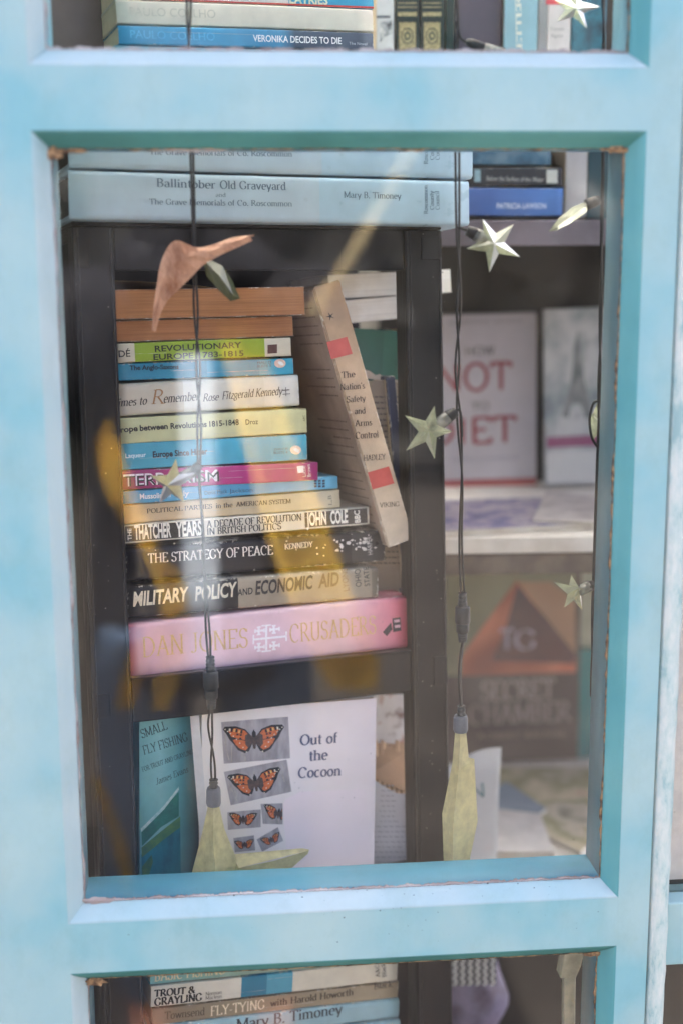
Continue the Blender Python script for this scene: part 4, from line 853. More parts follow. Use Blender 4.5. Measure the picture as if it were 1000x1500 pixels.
sb('shelf_board', 1262, 1290, M_white)
bm = bmesh.new(); box(bm, .18, .62, .305, .310, -1.2, .8); mobj('back_panel', bm, mottled('dark_board', [C(18, 15, 15), C(28, 23, 22), C(46, 33, 26)], 14), bs)
zB = BACK.hit(720, 787, 0).y; zCc = BACK.hit(760, 1262, 0).y
dB = dfor(BACK, 700, 712, zB); dC = dfor(BACK, 760, 1118, zCc)
dB = min(dB, .27); dC = min(dC, .27)
book('book', 'white book with red hand-drawn capitals facing out on the back shelf', BACK, [(626, 462), (791, 457), (785, 711), (626, 716)], dB, .018, [(0, C(206, 200, 206))], 'pb', form='face', wear=.02, tone=.05,
     patches=[([(630, 704), (785, 699), (785, 711), (630, 716)], C(170, 84, 84), 'red_band')],
     texts=[T('SCIENTIFIC ADVICE', (655, 475), (765, 472), 5, C(150, 144, 150), style='mono', bold=.16, name='small_print'), T('HOW', (680, 521), (724, 519), 13, C(104, 98, 100), style='mono', bold=.14), T('NOT', (636, 574), (750, 570), 40, C(150, 48, 54), style='mono', bold=.12),
            T('TO', (690, 602), (716, 600), 12, C(104, 98, 100), style='mono', bold=.14), T('DIET', (625, 652), (757, 647), 38, C(150, 48, 54), style='mono', bold=.12), T('SMALL CHANGES', (660, 676), (760, 673), 6, C(160, 156, 170), style='mono', bold=.15, name='small_print')])
book('book', 'book with a grey picture of a tower on its cover, at the back shelf', BACK, [(800, 452), (895, 450), (895, 708), (798, 712)], dB-.02, .015, [], 'pb', form='face', mat=mottled('tower_cover', [C(96, 110, 120), C(160, 168, 170), C(206, 206, 204), C(120, 130, 136)], 16),
     patches=[([(822, 610), (836, 560), (840, 512), (846, 480), (850, 512), (856, 560), (868, 612), (858, 614), (848, 590), (836, 592), (832, 612)], mottled('tower_art', [C(88, 96, 96), C(130, 134, 132), C(160, 162, 158)], 60), 'tower_picture'), ([(800, 640), (890, 636), (890, 652), (800, 656)], C(150, 84, 116), 'pink_band', .0004), ([(800, 662), (890, 658), (890, 704), (800, 708)], C(214, 212, 208), 'white_band', .0003)])
def flat_on(name, label, F, z, pts, t, mat, cat, mats2=None):
    """a thin thing lying on a shelf: outline given by where its corners meet the shelf top"""
    P = []
    for px, py in pts:
        d = dfor(F, px, py, z); h = F.hit(px, py, d); P.append(Vector((h.x, d, z)))
    c = sum(P, Vector())/len(P); r = root(name, label, cat, Matrix.Translation(F.w(*c)) @ F.r.to_4x4())
    bm = bmesh.new(); P = [p-c for p in P]; lo = [bm.verts.new(p+Vector((0, 0, .0003))) for p in P]; hi = [bm.verts.new(p+Vector((0, 0, t))) for p in P]
    bm.faces.new(lo[::-1]); n = len(P)
    for i in range(n): bm.faces.new((lo[i], lo[(i+1) % n], hi[(i+1) % n], hi[i]))
    mobj('page_block', bm, paper('mag_edge', C(214, 210, 200), 2, 1500), r)
    bm = bmesh.new(); vv = [bm.verts.new(p+Vector((0, 0, t+.0003))) for p in P]; bm.faces.new(vv); mobj('cover', bm, mat, r)
    return r
flat_on('magazine', 'blue and violet magazine lying on the white back shelf under the white book', BACK, zB, [(640, 788), (868, 775), (820, 735), (640, 742)], .006, mottled('violet_cover', [C(70, 72, 116), C(104, 100, 140), C(160, 150, 160), C(84, 88, 130)], 40), 'magazine')
flat_on('leaflet', 'cream-edged leaflet lying behind the violet magazine on the back shelf', BACK, zB+.006, [(780, 765), (880, 770), (890, 735), (800, 722)], .003, mottled('cream_leaflet', [C(190, 184, 180), C(150, 140, 140)], 40), 'leaflet')
# lying books on the shelf above
book('book', 'mid-blue book lying lowest on the grey back shelf', BACK, [(670, 274), (823, 274), (823, 316), (670, 316)], .006, .12, [(0, C(60, 96, 168)), (1, C(80, 124, 190))], 'pb', soft=True, wear=.1, texts=[T('PATRICIA LAWSON', (727, 305), (799, 305), 8, C(190, 204, 226), style='sans', bold=.02, name='author_text')])
book('book', 'black book with small white label lying on the mid-blue one', BACK, [(670, 243), (822, 245), (823, 272), (670, 272)], .010, .12, [(0, C(36, 40, 50))], 'pb', wear=.3, texts=[T('Below the Surface of the Water', (712, 264), (796, 266), 7, C(170, 172, 170), style='sans', name='title')], patches=[([(800, 248), (816, 248), (816, 268), (800, 268)], C(180, 184, 180), 'label_sticker'), ([(694, 248), (703, 248), (703, 266), (694, 266)], C(130, 160, 170), 'publisher_mark')])
book('book', 'dark blue mottled book on top of the black one, back shelf', BACK, [(670, 205), (805, 208), (806, 241), (670, 241)], .014, .12, [], 'pb', mat=mottled('blue_mottled', [C(30, 54, 76), C(60, 104, 130), C(110, 140, 156)], 40))
book('book', 'white paperback leaning upright beside the lying dark books', BACK, [(812, 190), (850, 190), (857, 318), (826, 318)], .03, .12, [(0, C(206, 202, 200))], 'pb', wear=.1)
book('book', 'dark teal book standing at the far right of the grey shelf', BACK, [(852, 185), (884, 185), (890, 320), (858, 320)], .034, .12, [(0, C(46, 84, 94))], 'pb', wear=.2)
# standing books in the top pane
UG = 'spines standing in the top pane'
def stand(lab, x0, x1, cols, texts=(), patches=(), mat=None, d=.02, kind='hb'):
    return book('book', lab, BACK, [(x0, -130), (x1, -130), (x1, 147), (x0, 147)], d, .13, cols, kind, wear=.1, group=UG, texts=texts, patches=patches, mat=mat, edge=.001)
stand('white spine with a grey picture and red edge, standing beside the cream stack', 551, 576, [(0, C(200, 204, 206))], kind='pb', patches=[([(551, 22), (571, 22), (571, 26), (551, 26)], C(70, 76, 84), 'printed_line'), ([(556, 32), (573, 28), (575, 48), (562, 54), (556, 62)], mottled('street_print', [C(60, 66, 72), C(150, 156, 160), C(206, 206, 204)], 140), 'picture')])
M_gilt = plain('gilt', C(176, 164, 120), C(120, 112, 80), .45, 300)
for x0, lab in ((579, 'dark green spine with gilt ornament, left one of the pair'), (615, 'dark green spine with gilt ornament, right one of the pair')):
    ps = [([(x0+3, y), (x0+31, y), (x0+31, y+h), (x0+3, y+h)], M_gilt, 'gilt_band') for y, h in ((-8, 3), (17, 6), (3, 1.5), (9, 1.5))]
    ps += [([(x0+5, 32), (x0+29, 32), (x0+29, 78), (x0+5, 78)], M_gilt, 'gilt_panel')]
    ps += [([(x0+17+r*math.cos(a*.7), 52+1.3*r*math.sin(a*.7)) for a in range(9)], C(30, 50, 44) if i % 2 == 0 else M_gilt, 'gilt_ornament', .0003+i*.00005) for i, r in enumerate((9.5, 8, 5, 3))]
    stand(lab, x0, x0+34, [(0, C(28, 46, 42))], patches=ps)
stand('plain very dark green spine right of the gilt pair', 652, 664, [(0, C(26, 50, 44))])
stand('broad plain dusky purple-grey book back in the top pane', 666, 733, [(0, C(82, 76, 90))], d=.035)
stand('pale blue spine with cream lettering in the top pane', 736, 784, [(0, C(140, 180, 192))], texts=[T('LETTERS', (764, 84), (762, -20), 8, C(206, 206, 190), style='serif', bold=.2)])
stand('slim grey spine between the pale blue and the white red-topped ones', 786, 798, [(0, C(150, 152, 152))])
stand('white spine with a red head in the top pane', 799, 832, [(0, C(214, 208, 204))], patches=[([(799, -120), (832, -120), (832, 6), (799, 6)], C(196, 70, 78), 'red_head')], texts=[T('Travels', (804, 44), (826, 44), 5, C(120, 116, 116), style='sans'), T('Again', (806, 54), (824, 54), 5, C(120, 116, 116), style='sans')])
stand('dark teal-blue pictured spine at the right end of the top pane', 834, 884, [], mat=mottled('teal_spine', [C(24, 44, 50), C(50, 110, 128), C(40, 54, 62)], 40))
# lower right
zc = dC
book('book', 'dark brown book cover with an orange-red pyramid and worn grey capitals', BACK, [(652, 838), (842, 835), (846, 1112), (652, 1118)], zc, .02, [(0, C(98, 86, 84))], 'pb', form='face', wear=.05, tone=.06,
     patches=[([(652, 838), (842, 835), (843, 985), (652, 990)], plain('olive_field', C(150, 150, 124), C(130, 132, 110), .5, 10), 'cover_art', .0002),
              ([(756, 850), (842, 960), (843, 985), (674, 990), (674, 962)], mottled('pyramid_art', [C(196, 100, 72), C(214, 138, 112), C(170, 96, 76), C(90, 62, 66)], 9, 1), 'cover_art', .0004),
              ([(757, 852), (806, 852), (842, 878), (842, 958)], plain('tan_field', C(186, 150, 122), C(170, 132, 104), .5, 14), 'cover_art', .0005),
              ([(757, 856), (800, 906), (842, 958), (840, 972), (720, 968), (740, 920)], plain('dusk_face', C(74, 56, 66), C(110, 74, 72), .5, 12), 'cover_art', .0006)],
     texts=[T('T', (732, 951), (752, 950), 30, C(186, 176, 190), bold=.16, lift=.0008, name='emblem'), T('G', (752, 952), (786, 950), 28, C(186, 176, 190), bold=.14, lift=.0008, name='emblem'), T('SECRET', (704, 1027), (812, 1023), 29, C(172, 162, 154), bold=.16), T('CHAMBER', (686, 1062), (836, 1056), 29, C(160, 148, 142), bold=.15), T('ROBERT BAUVAL', (700, 1083), (830, 1079), 9, C(150, 132, 124), style='sans', bold=.02, name='author_text')])
book('book', 'pale cream book half hidden behind the pyramid cover', BACK, [(800, 838), (884, 836), (884, 950), (800, 952)], zc+.022, .008, [(0, C(178, 182, 164))], 'pb', form='face', wear=.05)
book('book', 'teal book standing behind the dark pyramid cover at the right', BACK, [(846, 950), (886, 950), (886, 1110), (846, 1112)], zc+.012, .008, [(0, C(58, 142, 146)), (1, C(90, 140, 144))], 'pb', form='face', wear=.05)
flat_on('magazine', 'muddled red, cream and green magazine lying on the lowest back shelf', BACK, zCc, [(720, 1190), (850, 1255), (900, 1200), (880, 1130), (700, 1130)], .005, mottled('red_green_cover', [C(176, 100, 84), C(206, 196, 168), C(150, 146, 110), C(196, 188, 170), C(110, 110, 90)], 11), 'magazine')
flat_on('magazine', 'blue-grey magazine lying on white sheets at the lowest back shelf', BACK, zCc+.0056, [(700, 1180), (745, 1225), (800, 1190), (740, 1150)], .004, mottled('blue_grey_cover', [C(110, 130, 150), C(130, 150, 166), C(90, 104, 120)], 10), 'magazine')
flat_on('paper_sheets', 'white sheets of paper lying at the front of the lowest back shelf', BACK, zCc+.0002, [(690, 1262), (812, 1262), (790, 1205), (700, 1195)], .010, plain('white_sheet', C(214, 210, 206), rough=.7), 'paper')
# bent white card with a printed letter
cd = root('card', 'white curved card with a teal letter N standing behind the right star', 'card', Matrix.Translation(BACK.w(*(lambda h: (h.x, -.03, h.y))(BACK.hit(690, 1262, -.03)))))
cdi = cd.matrix_world.inverted(); bm = bmesh.new(); prev = None
for i in range(15):
    t = i/14; px = 636+96*t-2*t; top = 1137-42*math.sin(min(1, t*1.05)*1.57); dd = -.03+.018*math.cos(t*3); row = []
    for j in range(7):
        s_ = j/6; bx_ = 636+(90-0*s_)*t; x = px+(bx_-px)*s_+ (4*(1-s_)**2)*t; y = top+(1300-top)*s_; h = BACK.hit(x, y, dd); row.append(bm.verts.new(cdi @ BACK.w(h.x, dd, h.y)))
    if prev:
        for j in range(6): bm.faces.new((prev[j], row[j], row[j+1], prev[j+1])).smooth = True
    prev = row
bmesh.ops.solidify(bm, geom=bm.faces[:], thickness=.0008); mobj('sheet', bm, plain('white_card', C(238, 240, 242), C(230, 232, 234), .6, 20), cd)
text(cd, cdi, BACK, -.046, 'N', (688, 1168), (708, 1166), 22, C(70, 120, 130), style='sans', name='printed_letter', lift=.003)

# seen through the lowest pane, right
def cushion():
    h = BACK.hit(690, 1470, -.06); r = root('cloth_bag', 'lavender cloth bag with a white zigzag patterned top, in the lowest pane', 'bag', Matrix.Translation(BACK.w(h.x, -.03, h.y)))
    bm = bmesh.new(); bmesh.ops.create_icosphere(bm, subdivisions=4, radius=1)
    for v in bm.verts:
        v.co = Vector((v.co.x*.038*(1-.15*v.co.z), v.co.y*.035, v.co.z*.075)) + Vector((.004*math.sin(v.co.z*6+v.co.x*3), 0, .004*math.sin(v.co.x*9)))
    mobj('bag_body', bm, mottled('lavender_cloth', [C(84, 76, 104), C(128, 122, 150), C(64, 54, 72)], 18), r, True)
    ri = r.matrix_world.inverted(); bm = bmesh.new(); bmb = bmesh.new()
    a = [BACK.hit(*p, -.075) for p in ((650, 1380), (728, 1378), (726, 1442), (650, 1446))]; poly(bmb, [ri @ BACK.w(q.x, -.075, q.y) for q in a]); bmesh.ops.solidify(bmb, geom=bmb.faces[:], thickness=.004)
    mobj('patterned_flap', bmb, plain('grey_cloth', C(120, 122, 130), rough=.9), r)
    for rr in range(7):
        for k in range(12):
            x0 = 653+rr*11+ (2 if k % 2 else -2); x1 = 653+rr*11+(-2 if k % 2 else 2); y0 = 1382+k*5.2; y1 = y0+5.2
            poly(bm, [ri @ BACK.w(BACK.hit(px, py, -.0765).x, -.0765, BACK.hit(px, py, -.0765).y) for px, py in ((x0, y0), (x0+4.6, y0), (x1+4.6, y1), (x1, y1))])
    mobj('zigzag_print', bm, ink(C(206, 210, 212)), r)['kind'] = 'stuff'
cushion()
lat = root('latch_bar', 'cream painted wooden latch bar fixed inside the lowest pane', 'latch', Matrix.Translation(DOOR.w(*(lambda h: (h.x, .06, h.y))(DOOR.hit(838, 1440, .06)))))
lati = lat.matrix_world.inverted()
def prism(par, inv, F, d0, d1, pts, m, name):
    bm = bmesh.new(); a = []; b = []
    for p in pts:
        h = F.hit(p[0], p[1], d0); a.append(bm.verts.new(inv @ F.w(h.x, d0, h.y))); b.append(bm.verts.new(inv @ F.w(h.x, d1, h.y)))
    bm.faces.new(a); bm.faces.new(b[::-1]); n = len(a)
    for i in range(n): bm.faces.new((a[(i+1) % n], a[i], b[i], b[(i+1) % n]))
    bmesh.ops.recalc_face_normals(bm, faces=bm.faces[:]); bmesh.ops.bevel(bm, geom=bm.edges[:], offset=.0006, segments=1, affect='EDGES'); return mobj(name, bm, m, par)
M_crm = plain('cream_gloss', C(196, 192, 164), C(160, 158, 136), .4, 60)
prism(lat, lati, DOOR, .058, .066, [(826, 1432), (843, 1430), (840, 1640), (824, 1640)], M_crm, 'bar')
prism(lat, lati, DOOR, .056, .070, [(828, 1388), (858, 1386), (850, 1418), (842, 1436), (820, 1434)], M_crm, 'turn_plate')

# ================================================================== STAR STRING LIGHTS (hung just inside the glass)
def strand_pair(par, pts, r=.0009, tw=.0012, seed=0, period=70, name='wire'):
    P = [WP(*p) for p in pts]; P = curve(P, 10); rn = random.Random(seed); ph = rn.uniform(0, 6)
    for s in (0, math.pi):
        bm = bmesh.new(); Q = []; l = 0
        for i, p in enumerate(P):
            if i: l += (P[i]-P[i-1]).length
            a = l*period+ph+s+1.5*math.sin(l*23); Q.append(p+Vector((math.cos(a)*tw, math.sin(a)*tw, 0)))
        tube(bm, Q, r, 6); mobj(name, bm, M_cord, par)
_cur = [None, None]
def use(rt): _cur[0] = rt; _cur[1] = rt.matrix_world.inverted()
def WP(px, py, d=0.0): h = WIRE.hit(px, py, d); return _cur[1] @ WIRE.w(h.x, d, h.y)
def ringed(par, a, b, r0, r1, n, mat, name):
    """ribbed plastic fitting between two points"""
    a, b = Vector(a), Vector(b); P = []; Rr = []
    for i in range(n*4+1):
        t = i/(n*4); P.append(a.lerp(b, t)); Rr.append((r0+(r1-r0)*t)*(1.0 if i % 4 in (0, 1) else .88))
    bm = bmesh.new(); tube(bm, P, Rr, 14, mi=0); return mobj(name, bm, mat, par)
def connector(par, px, y0, y1, slope=0):
    L_ = y1-y0; f = lambda t: WP(px+slope*t, y0+L_*t)
    ringed(par, f(0), f(.28), .0034, .0040, 4, M_conn, 'connector_sleeve')
    bm = bmesh.new(); tube(bm, [f(.28), f(.31), f(.6), f(.63)], [.0052, .0060, .0062, .0054], 16); mobj('connector_nut', bm, M_conn, par)
    bm = bmesh.new(); tube(bm, [f(.63), f(.66), f(.8)], [.0050, .0053, .0052], 16); mobj('connector_body', bm, M_conn, par)
    ringed(par, f(.8), f(1), .0044, .0034, 4, M_conn, 'connector_sleeve')
def star(par, c, tips, d=0.0, th=.0058, mat=M_star, td=None, inner=.40):
    """faceted five-pointed plastic star; td = how far each tip sits in front or behind"""
    td = td or [0]*5; C0 = WP(c[0], c[1], d); tp = [WP(t[0], t[1], d+k) for t, k in zip(tips, td)]
    bm = bmesh.new(); nrm = (tp[1]-tp[0]).cross(tp[2]-tp[0]).normalized()
    if nrm.y > 0: nrm = -nrm
    f = bm.verts.new(C0+nrm*th); b = bm.verts.new(C0-nrm*th); rim = []
    for i in range(5):
        rim.append(bm.verts.new(tp[i])); rim.append(bm.verts.new(C0+((tp[i]+tp[(i+1) % 5])*.5-C0)*inner*1.18))
    for i in range(10):
        bm.faces.new((f, rim[i], rim[(i+1) % 10])); bm.faces.new((b, rim[(i+1) % 10], rim[i]))
    return mobj('star', bm, mat, par)
def socket(par, a, b, cap, d=0.0, r=.0047):
    A, B, K = WP(*a, d), WP(*b, d), WP(*cap, d)
    bm = bmesh.new(); tube(bm, [A, B], r, 14); mobj('clear_socket', bm, M_socket, par)
    bm = bmesh.new(); tube(bm, [A.lerp(B, .2), B], r*.45, 8); mobj('bulb', bm, plain('bulb_resin', C(170, 166, 150), rough=.3), par)
    bm = bmesh.new(); tube(bm, [B-(B-A).normalized()*.003, B, K], [r*.98, r*.95, r*.72], 12); mobj('socket_cap', bm, M_cord, par)
def lead(par, pts, d=0.0, r=.0011):
    bm = bmesh.new(); tube(bm, curve([WP(*p, d) for p in pts], 8), r, 6); mobj('wire', bm, M_cord, par)
def spiky(par, c, arms, rb, mat, d=0.0):
    """hollow moulded star with pyramid arms: c centre, arms = (tip px, tip py, tip depth offset)"""
    C0 = WP(c[0], c[1], d)
    for i, (tx, ty, tdp) in enumerate(arms):
        tip = WP(tx, ty, d+tdp); ax = (tip-C0).normalized(); a = ax.orthogonal().normalized(); b = ax.cross(a); bm = bmesh.new(); L_ = (tip-C0).length
        rings = []
        for t, k in ((-.02, .75), (.16, 1.0), (.93, .14), (1.0, .05)):
            rings.append([bm.verts.new(C0+ax*L_*t+rb*k*(math.cos(q*math.pi/2+.6)*a+math.sin(q*math.pi/2+.6)*b)) for q in range(4)])
        for r0, r1 in zip(rings, rings[1:]):
            for q in range(4): bm.faces.new((r0[q], r0[(q+1) % 4], r1[(q+1) % 4], r1[q]))
        bm.faces.new(rings[-1]); bm.faces.new(rings[0][::-1])
        bmesh.ops.bevel(bm, geom=bm.edges[:], offset=.0006, segments=2, affect='EDGES'); bmesh.ops.recalc_face_normals(bm, faces=bm.faces[:]); mobj('star_arm', bm, mat, par)
def string(label, px, py): 
    h = WIRE.hit(px, py); r = root('string_light', label, 'string light', Matrix.Translation(WIRE.w(h.x, 0, h.y)), 'star string lights hung inside the glass'); use(r); return r
# left string
sL = string('left string of star lights hanging in front of the book stack', 290, 680)
strand_pair(sL, [(277, -30), (277, 75), (281, 215), (284, 330), (287, 450), (291, 560), (292, 640), (292, 700), (297, 770), (302, 880), (307, 966)], tw=.0014, period=38)
connector(sL, 308, 962, 1038, 2)
strand_pair(sL, [(311, 1030), (308, 1060), (311, 1100), (313, 1148)], .0009, .0016, 3, 60)
ringed(sL, WP(313, 1142), WP(313, 1156), .0036, .0036, 3, M_conn, 'socket_neck')
bm = bmesh.new(); tube(bm, [WP(313, 1154), WP(313, 1158), WP(313, 1176), WP(313, 1180)], [.0050, .0058, .0060, .0054], 20); mobj('socket_cap', bm, plain('slate_plastic', C(104, 112, 124), C(90, 98, 108), .4, 90), sL)
def frosted_body(par, d, outl, ridge, mat=M_starfrost, th=.016):
    """moulded frosted star seen nearly edge on: outline plus raised ridge line, real thickness"""
    bm = bmesh.new(); O = [bm.verts.new(WP(x, y, d+.0)) for x, y in outl]; Rf = [bm.verts.new(WP(x, y, d-k)) for x, y, k in ridge]; Rb = [bm.verts.new(WP(x, y, d+k)) for x, y, k in ridge]
    n = len(outl)
    def near(v, RR): return min(range(len(RR)), key=lambda i: (RR[i].co-v.co).length)
    for RR, rev in ((Rf, False), (Rb, True)):
        for i in range(n):
            a, b = O[i], O[(i+1) % n]; ia, ib = near(a, RR), near(b, RR)
            fs = [[a, b, RR[ia]]] if ia == ib else [[a, RR[ib], RR[ia]], [a, b, RR[ib]]]
            for f in fs:
                try: bm.faces.new(f[::-1] if rev else f)
                except ValueError: pass
    bmesh.ops.recalc_face_normals(bm, faces=bm.faces[:]); return mobj('star', bm, mat, par)
frosted_body(sL, .0, [(305, 1180), (321, 1180), (329, 1215), (345, 1254), (349, 1270), (346, 1330), (290, 1334), (276, 1300), (284, 1268), (296, 1222)], [(313, 1183, .004), (312, 1230, .011), (316, 1272, .018), (318, 1325, .008)])
frosted_body(sL, .006, [(340, 1252), (443, 1243), (453, 1245), (451, 1251), (424, 1275), (350, 1300), (336, 1280)], [(350, 1272, .012), (400, 1262, .007), (446, 1248, .002)])
# small star part way down the left string
star(sL, (252, 708), [(258, 672), (287, 692), (270, 736), (233, 738), (221, 697)], d=-.004, td=[0, -.012, .004, .006, -.006], mat=M_starfrost, inner=.44)
socket(sL, (262, 702), (284, 690), (293, 680), -.002, .0044)
# edge-on olive star hung by the tan reflection shape
frosted_body(sL, .0, [(296, 378), (308, 380), (326, 389), (340, 410), (352, 437), (338, 441), (318, 422), (303, 404)], [(304, 386, .004), (322, 404, .008), (342, 432, .003)], mat=clearmat('olive_plastic', C(112, 118, 88), .92))
lead(sL, [(288, 380), (293, 376), (300, 382)])
# middle string
sM = string('middle string of star lights hanging before the right post', 672, 560)
strand_pair(sM, [(667, -30), (668, 60), (669, 200), (670, 335), (672, 400), (671, 470), (669, 560), (672, 620), (676, 700), (674, 790), (677, 872)], tw=.0014, period=42, seed=5)
connector(sM, 677, 868, 940, 0)
lead(sM, [(677, 938), (673, 970), (672, 1000), (675, 1040)]); lead(sM, [(678, 938), (674, 975), (674, 1005), (676, 1040)], .002)
ringed(sM, WP(675, 1034), WP(675, 1050), .0034, .0036, 3, M_conn, 'socket_neck')
bm = bmesh.new(); tube(bm, [WP(674, 1048), WP(674, 1052), WP(674, 1069), WP(674, 1072)], [.0050, .0058, .0060, .0054], 20); mobj('socket_cap', bm, plain('slate_plastic', C(104, 112, 124)), sM)
frosted_body(sM, .0, [(666, 1071), (682, 1071), (686, 1110), (694, 1112), (699, 1203), (688, 1256), (684, 1300), (652, 1302), (649, 1255), (647, 1192), (662, 1118)], [(674, 1075, .004), (671, 1130, .010), (663, 1210, .017), (662, 1290, .008), (692, 1150, .006)])
star(sM, (722, 357), [(706, 320), (752, 328), (761, 376), (716, 399), (682, 364)], d=-.004, td=[.002, 0, -.002, -.004, .002])
socket(sM, (716, 354), (695, 342), (683, 337), 0, .0052); lead(sM, [(670, 332), (675, 334), (683, 337)])
star(sM, (630, 630), [(636, 594), (662, 632), (636, 672), (594, 660), (592, 608)], d=-.004, td=[0, -.006, -.002, .002, .002])
socket(sM, (634, 628), (656, 610), (668, 603), 0, .0052); lead(sM, [(666, 604), (672, 600), (675, 612), (676, 640)])
lead(sM, [(668, 30), (674, 54), (684, 62)]); bm = bmesh.new(); tube(bm, [WP(682, 60), WP(690, 63), WP(708, 69)], [.002, .0036, .0034], 10); mobj('socket_cap', bm, M_cord, sM)
bm = bmesh.new(); tube(bm, [WP(708, 69), WP(738, 76)], .0034, 10); mobj('clear_socket', bm, M_socket, sM)
# right string
sR = string('right string of star lights running down beside the right edge of the glass', 880, 480)
strand_pair(sR, [(883, -30), (884, 80), (883, 215), (881, 330), (879, 480), (877, 580), (875, 680), (871, 800), (868, 900), (866, 1020)], tw=.0007, period=30, seed=9)
star(sR, (841, 12), [(846, -26), (878, 9), (859, 41), (815, 32), (808, -4)], d=-.004)
frosted_body(sR, 0, [(803, 339), (818, 319), (838, 303), (858, 294), (866, 298), (858, 310), (836, 326), (816, 336)], [(816, 331, .003), (838, 315, .008), (858, 301, .004)], mat=M_star)
bm = bmesh.new(); tube(bm, [WP(858, 300), WP(870, 295), WP(878, 292)], [.0042, .0042, .003], 12); mobj('socket_cap', bm, M_cord, sR)
lead(sR, [(877, 586), (868, 592), (863, 615), (866, 640), (875, 655)])
star(sR, (872, 622), [(874, 590), (892, 612), (880, 640), (868, 646), (866, 606)], d=.004, td=[0, .02, .01, 0, 0])
star(sR, (842, 868), [(810, 852), (836, 842), (868, 866), (852, 894), (826, 890)], d=-.002, td=[-.01, .006, 0, 0, 0]); socket(sR, (846, 866), (864, 858), (870, 855), 0, .0046)

# solid tan shape added for a reflected hand, beside the left string
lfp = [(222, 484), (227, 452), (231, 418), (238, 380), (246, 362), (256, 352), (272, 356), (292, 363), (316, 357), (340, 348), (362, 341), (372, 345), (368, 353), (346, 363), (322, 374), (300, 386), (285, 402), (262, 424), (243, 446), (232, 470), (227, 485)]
h = WIRE.hit(290, 380); lr = root('hand_reflection', 'curled tan shape with pointed arms standing in for a reflected hand', 'reflection stand-in', Matrix.Translation(WIRE.w(h.x, -.012, h.y))); use(lr)
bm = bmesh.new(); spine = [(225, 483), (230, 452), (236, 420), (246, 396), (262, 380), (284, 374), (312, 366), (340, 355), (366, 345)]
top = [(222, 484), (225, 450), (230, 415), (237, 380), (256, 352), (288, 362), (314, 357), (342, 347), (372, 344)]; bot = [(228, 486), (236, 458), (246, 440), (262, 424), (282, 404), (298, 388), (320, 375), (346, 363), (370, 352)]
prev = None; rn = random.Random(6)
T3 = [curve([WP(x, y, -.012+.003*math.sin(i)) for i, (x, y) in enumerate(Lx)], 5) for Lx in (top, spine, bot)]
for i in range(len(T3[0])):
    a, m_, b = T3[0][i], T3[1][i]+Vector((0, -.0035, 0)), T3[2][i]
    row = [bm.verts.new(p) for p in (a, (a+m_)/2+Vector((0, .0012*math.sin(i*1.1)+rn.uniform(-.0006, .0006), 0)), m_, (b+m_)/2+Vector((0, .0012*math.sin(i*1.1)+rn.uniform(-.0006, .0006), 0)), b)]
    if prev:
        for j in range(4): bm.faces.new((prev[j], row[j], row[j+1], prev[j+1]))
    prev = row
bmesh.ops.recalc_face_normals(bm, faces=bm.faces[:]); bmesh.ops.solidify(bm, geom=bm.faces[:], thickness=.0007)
mobj('reflection_shape', bm, plain('tan_hand_reflection', C(214, 166, 134), C(150, 96, 66), .8, 95, (1, 1, .35), bmp=.0015, lo=.3, hi=.6), lr)

# ================================================================== OUTSIDE, BEHIND THE VIEWER (seen mirrored in the glass)
bm = bmesh.new(); s = 60; poly(bm, [(-s, -s, 0), (s, -s, 0), (s, s, 0), (-s, s, 0)])
pv = mottled('pavement_stone', [C(62, 58, 55), C(71, 67, 63), C(82, 77, 73)], 3, 6)
tag(mobj('pavement', bm, pv), kind='structure')
hd = tag(None, None) if False else None
bm = bmesh.new(); rn = random.Random(21)
for i in range(5200):
    p = Vector((rn.uniform(-9, 9), -7.2+rn.uniform(-.6, .6)*(1), 0)); p.z = rn.random()**.8*(3.3+.5*math.sin(p.x*1.3)+.3*math.sin(p.x*3.1)); sx = rn.uniform(.08, .2)
    a = Euler((rn.uniform(0, 6), rn.uniform(0, 6), rn.uniform(0, 6))).to_matrix()
    f = bm.faces.new([bm.verts.new(p+a @ Vector(q)*sx) for q in ((-1, 0, 0), (0, -.6, .2), (1, 0, 0), (0, .6, .2))])
box(bm, -9, 9, -7.5, -6.9, 0, 2.8)
hg = mobj('hedge', bm, mottled('hedge_leaf', [C(16, 16, 14), C(28, 28, 24), C(40, 40, 35)], 5, 4)); tag(hg, 'tall dark hedge across the street, only mirrored in the glass', 'hedge')

def skinned(name, verts, edges, mat, parent, sub=2, root_i=0):
    me = bpy.data.meshes.new(name); me.from_pydata([v[:3] for v in verts], edges, []); me.materials.append(mat)
    o = bpy.data.objects.new(name, me); col.objects.link(o); o.parent = parent
    sk = o.modifiers.new('skin', 'SKIN'); sk.use_smooth_shade = True
    for v, d in zip(verts, me.skin_vertices[0].data): d.radius = (v[3], v[4] if len(v) > 4 else v[3])
    me.skin_vertices[0].data[root_i].use_root = True
    sb_ = o.modifiers.new('sub', 'SUBSURF'); sb_.levels = sub; sb_.render_levels = sub
    return o
pr = root('person', 'person in a dark coat and mustard scarf photographing the window, only mirrored in the glass', 'person', Matrix.Translation((-.02, -1.30, 0)))
M_skin = plain('skin', C(206, 150, 124), C(190, 132, 108), .5, 20); M_coat = plain('dark_coat', C(44, 44, 50), C(32, 32, 38), .8, 30); M_jean = plain('blue_denim', C(96, 118, 146), C(70, 90, 118), .8, 80)
M_must = plain('mustard_wool', C(238, 204, 84), C(214, 170, 56), .85, 90, (1, 1, .3)); M_shirt = plain('pale_shirt', C(206, 218, 232), C(180, 194, 212), .8, 20)
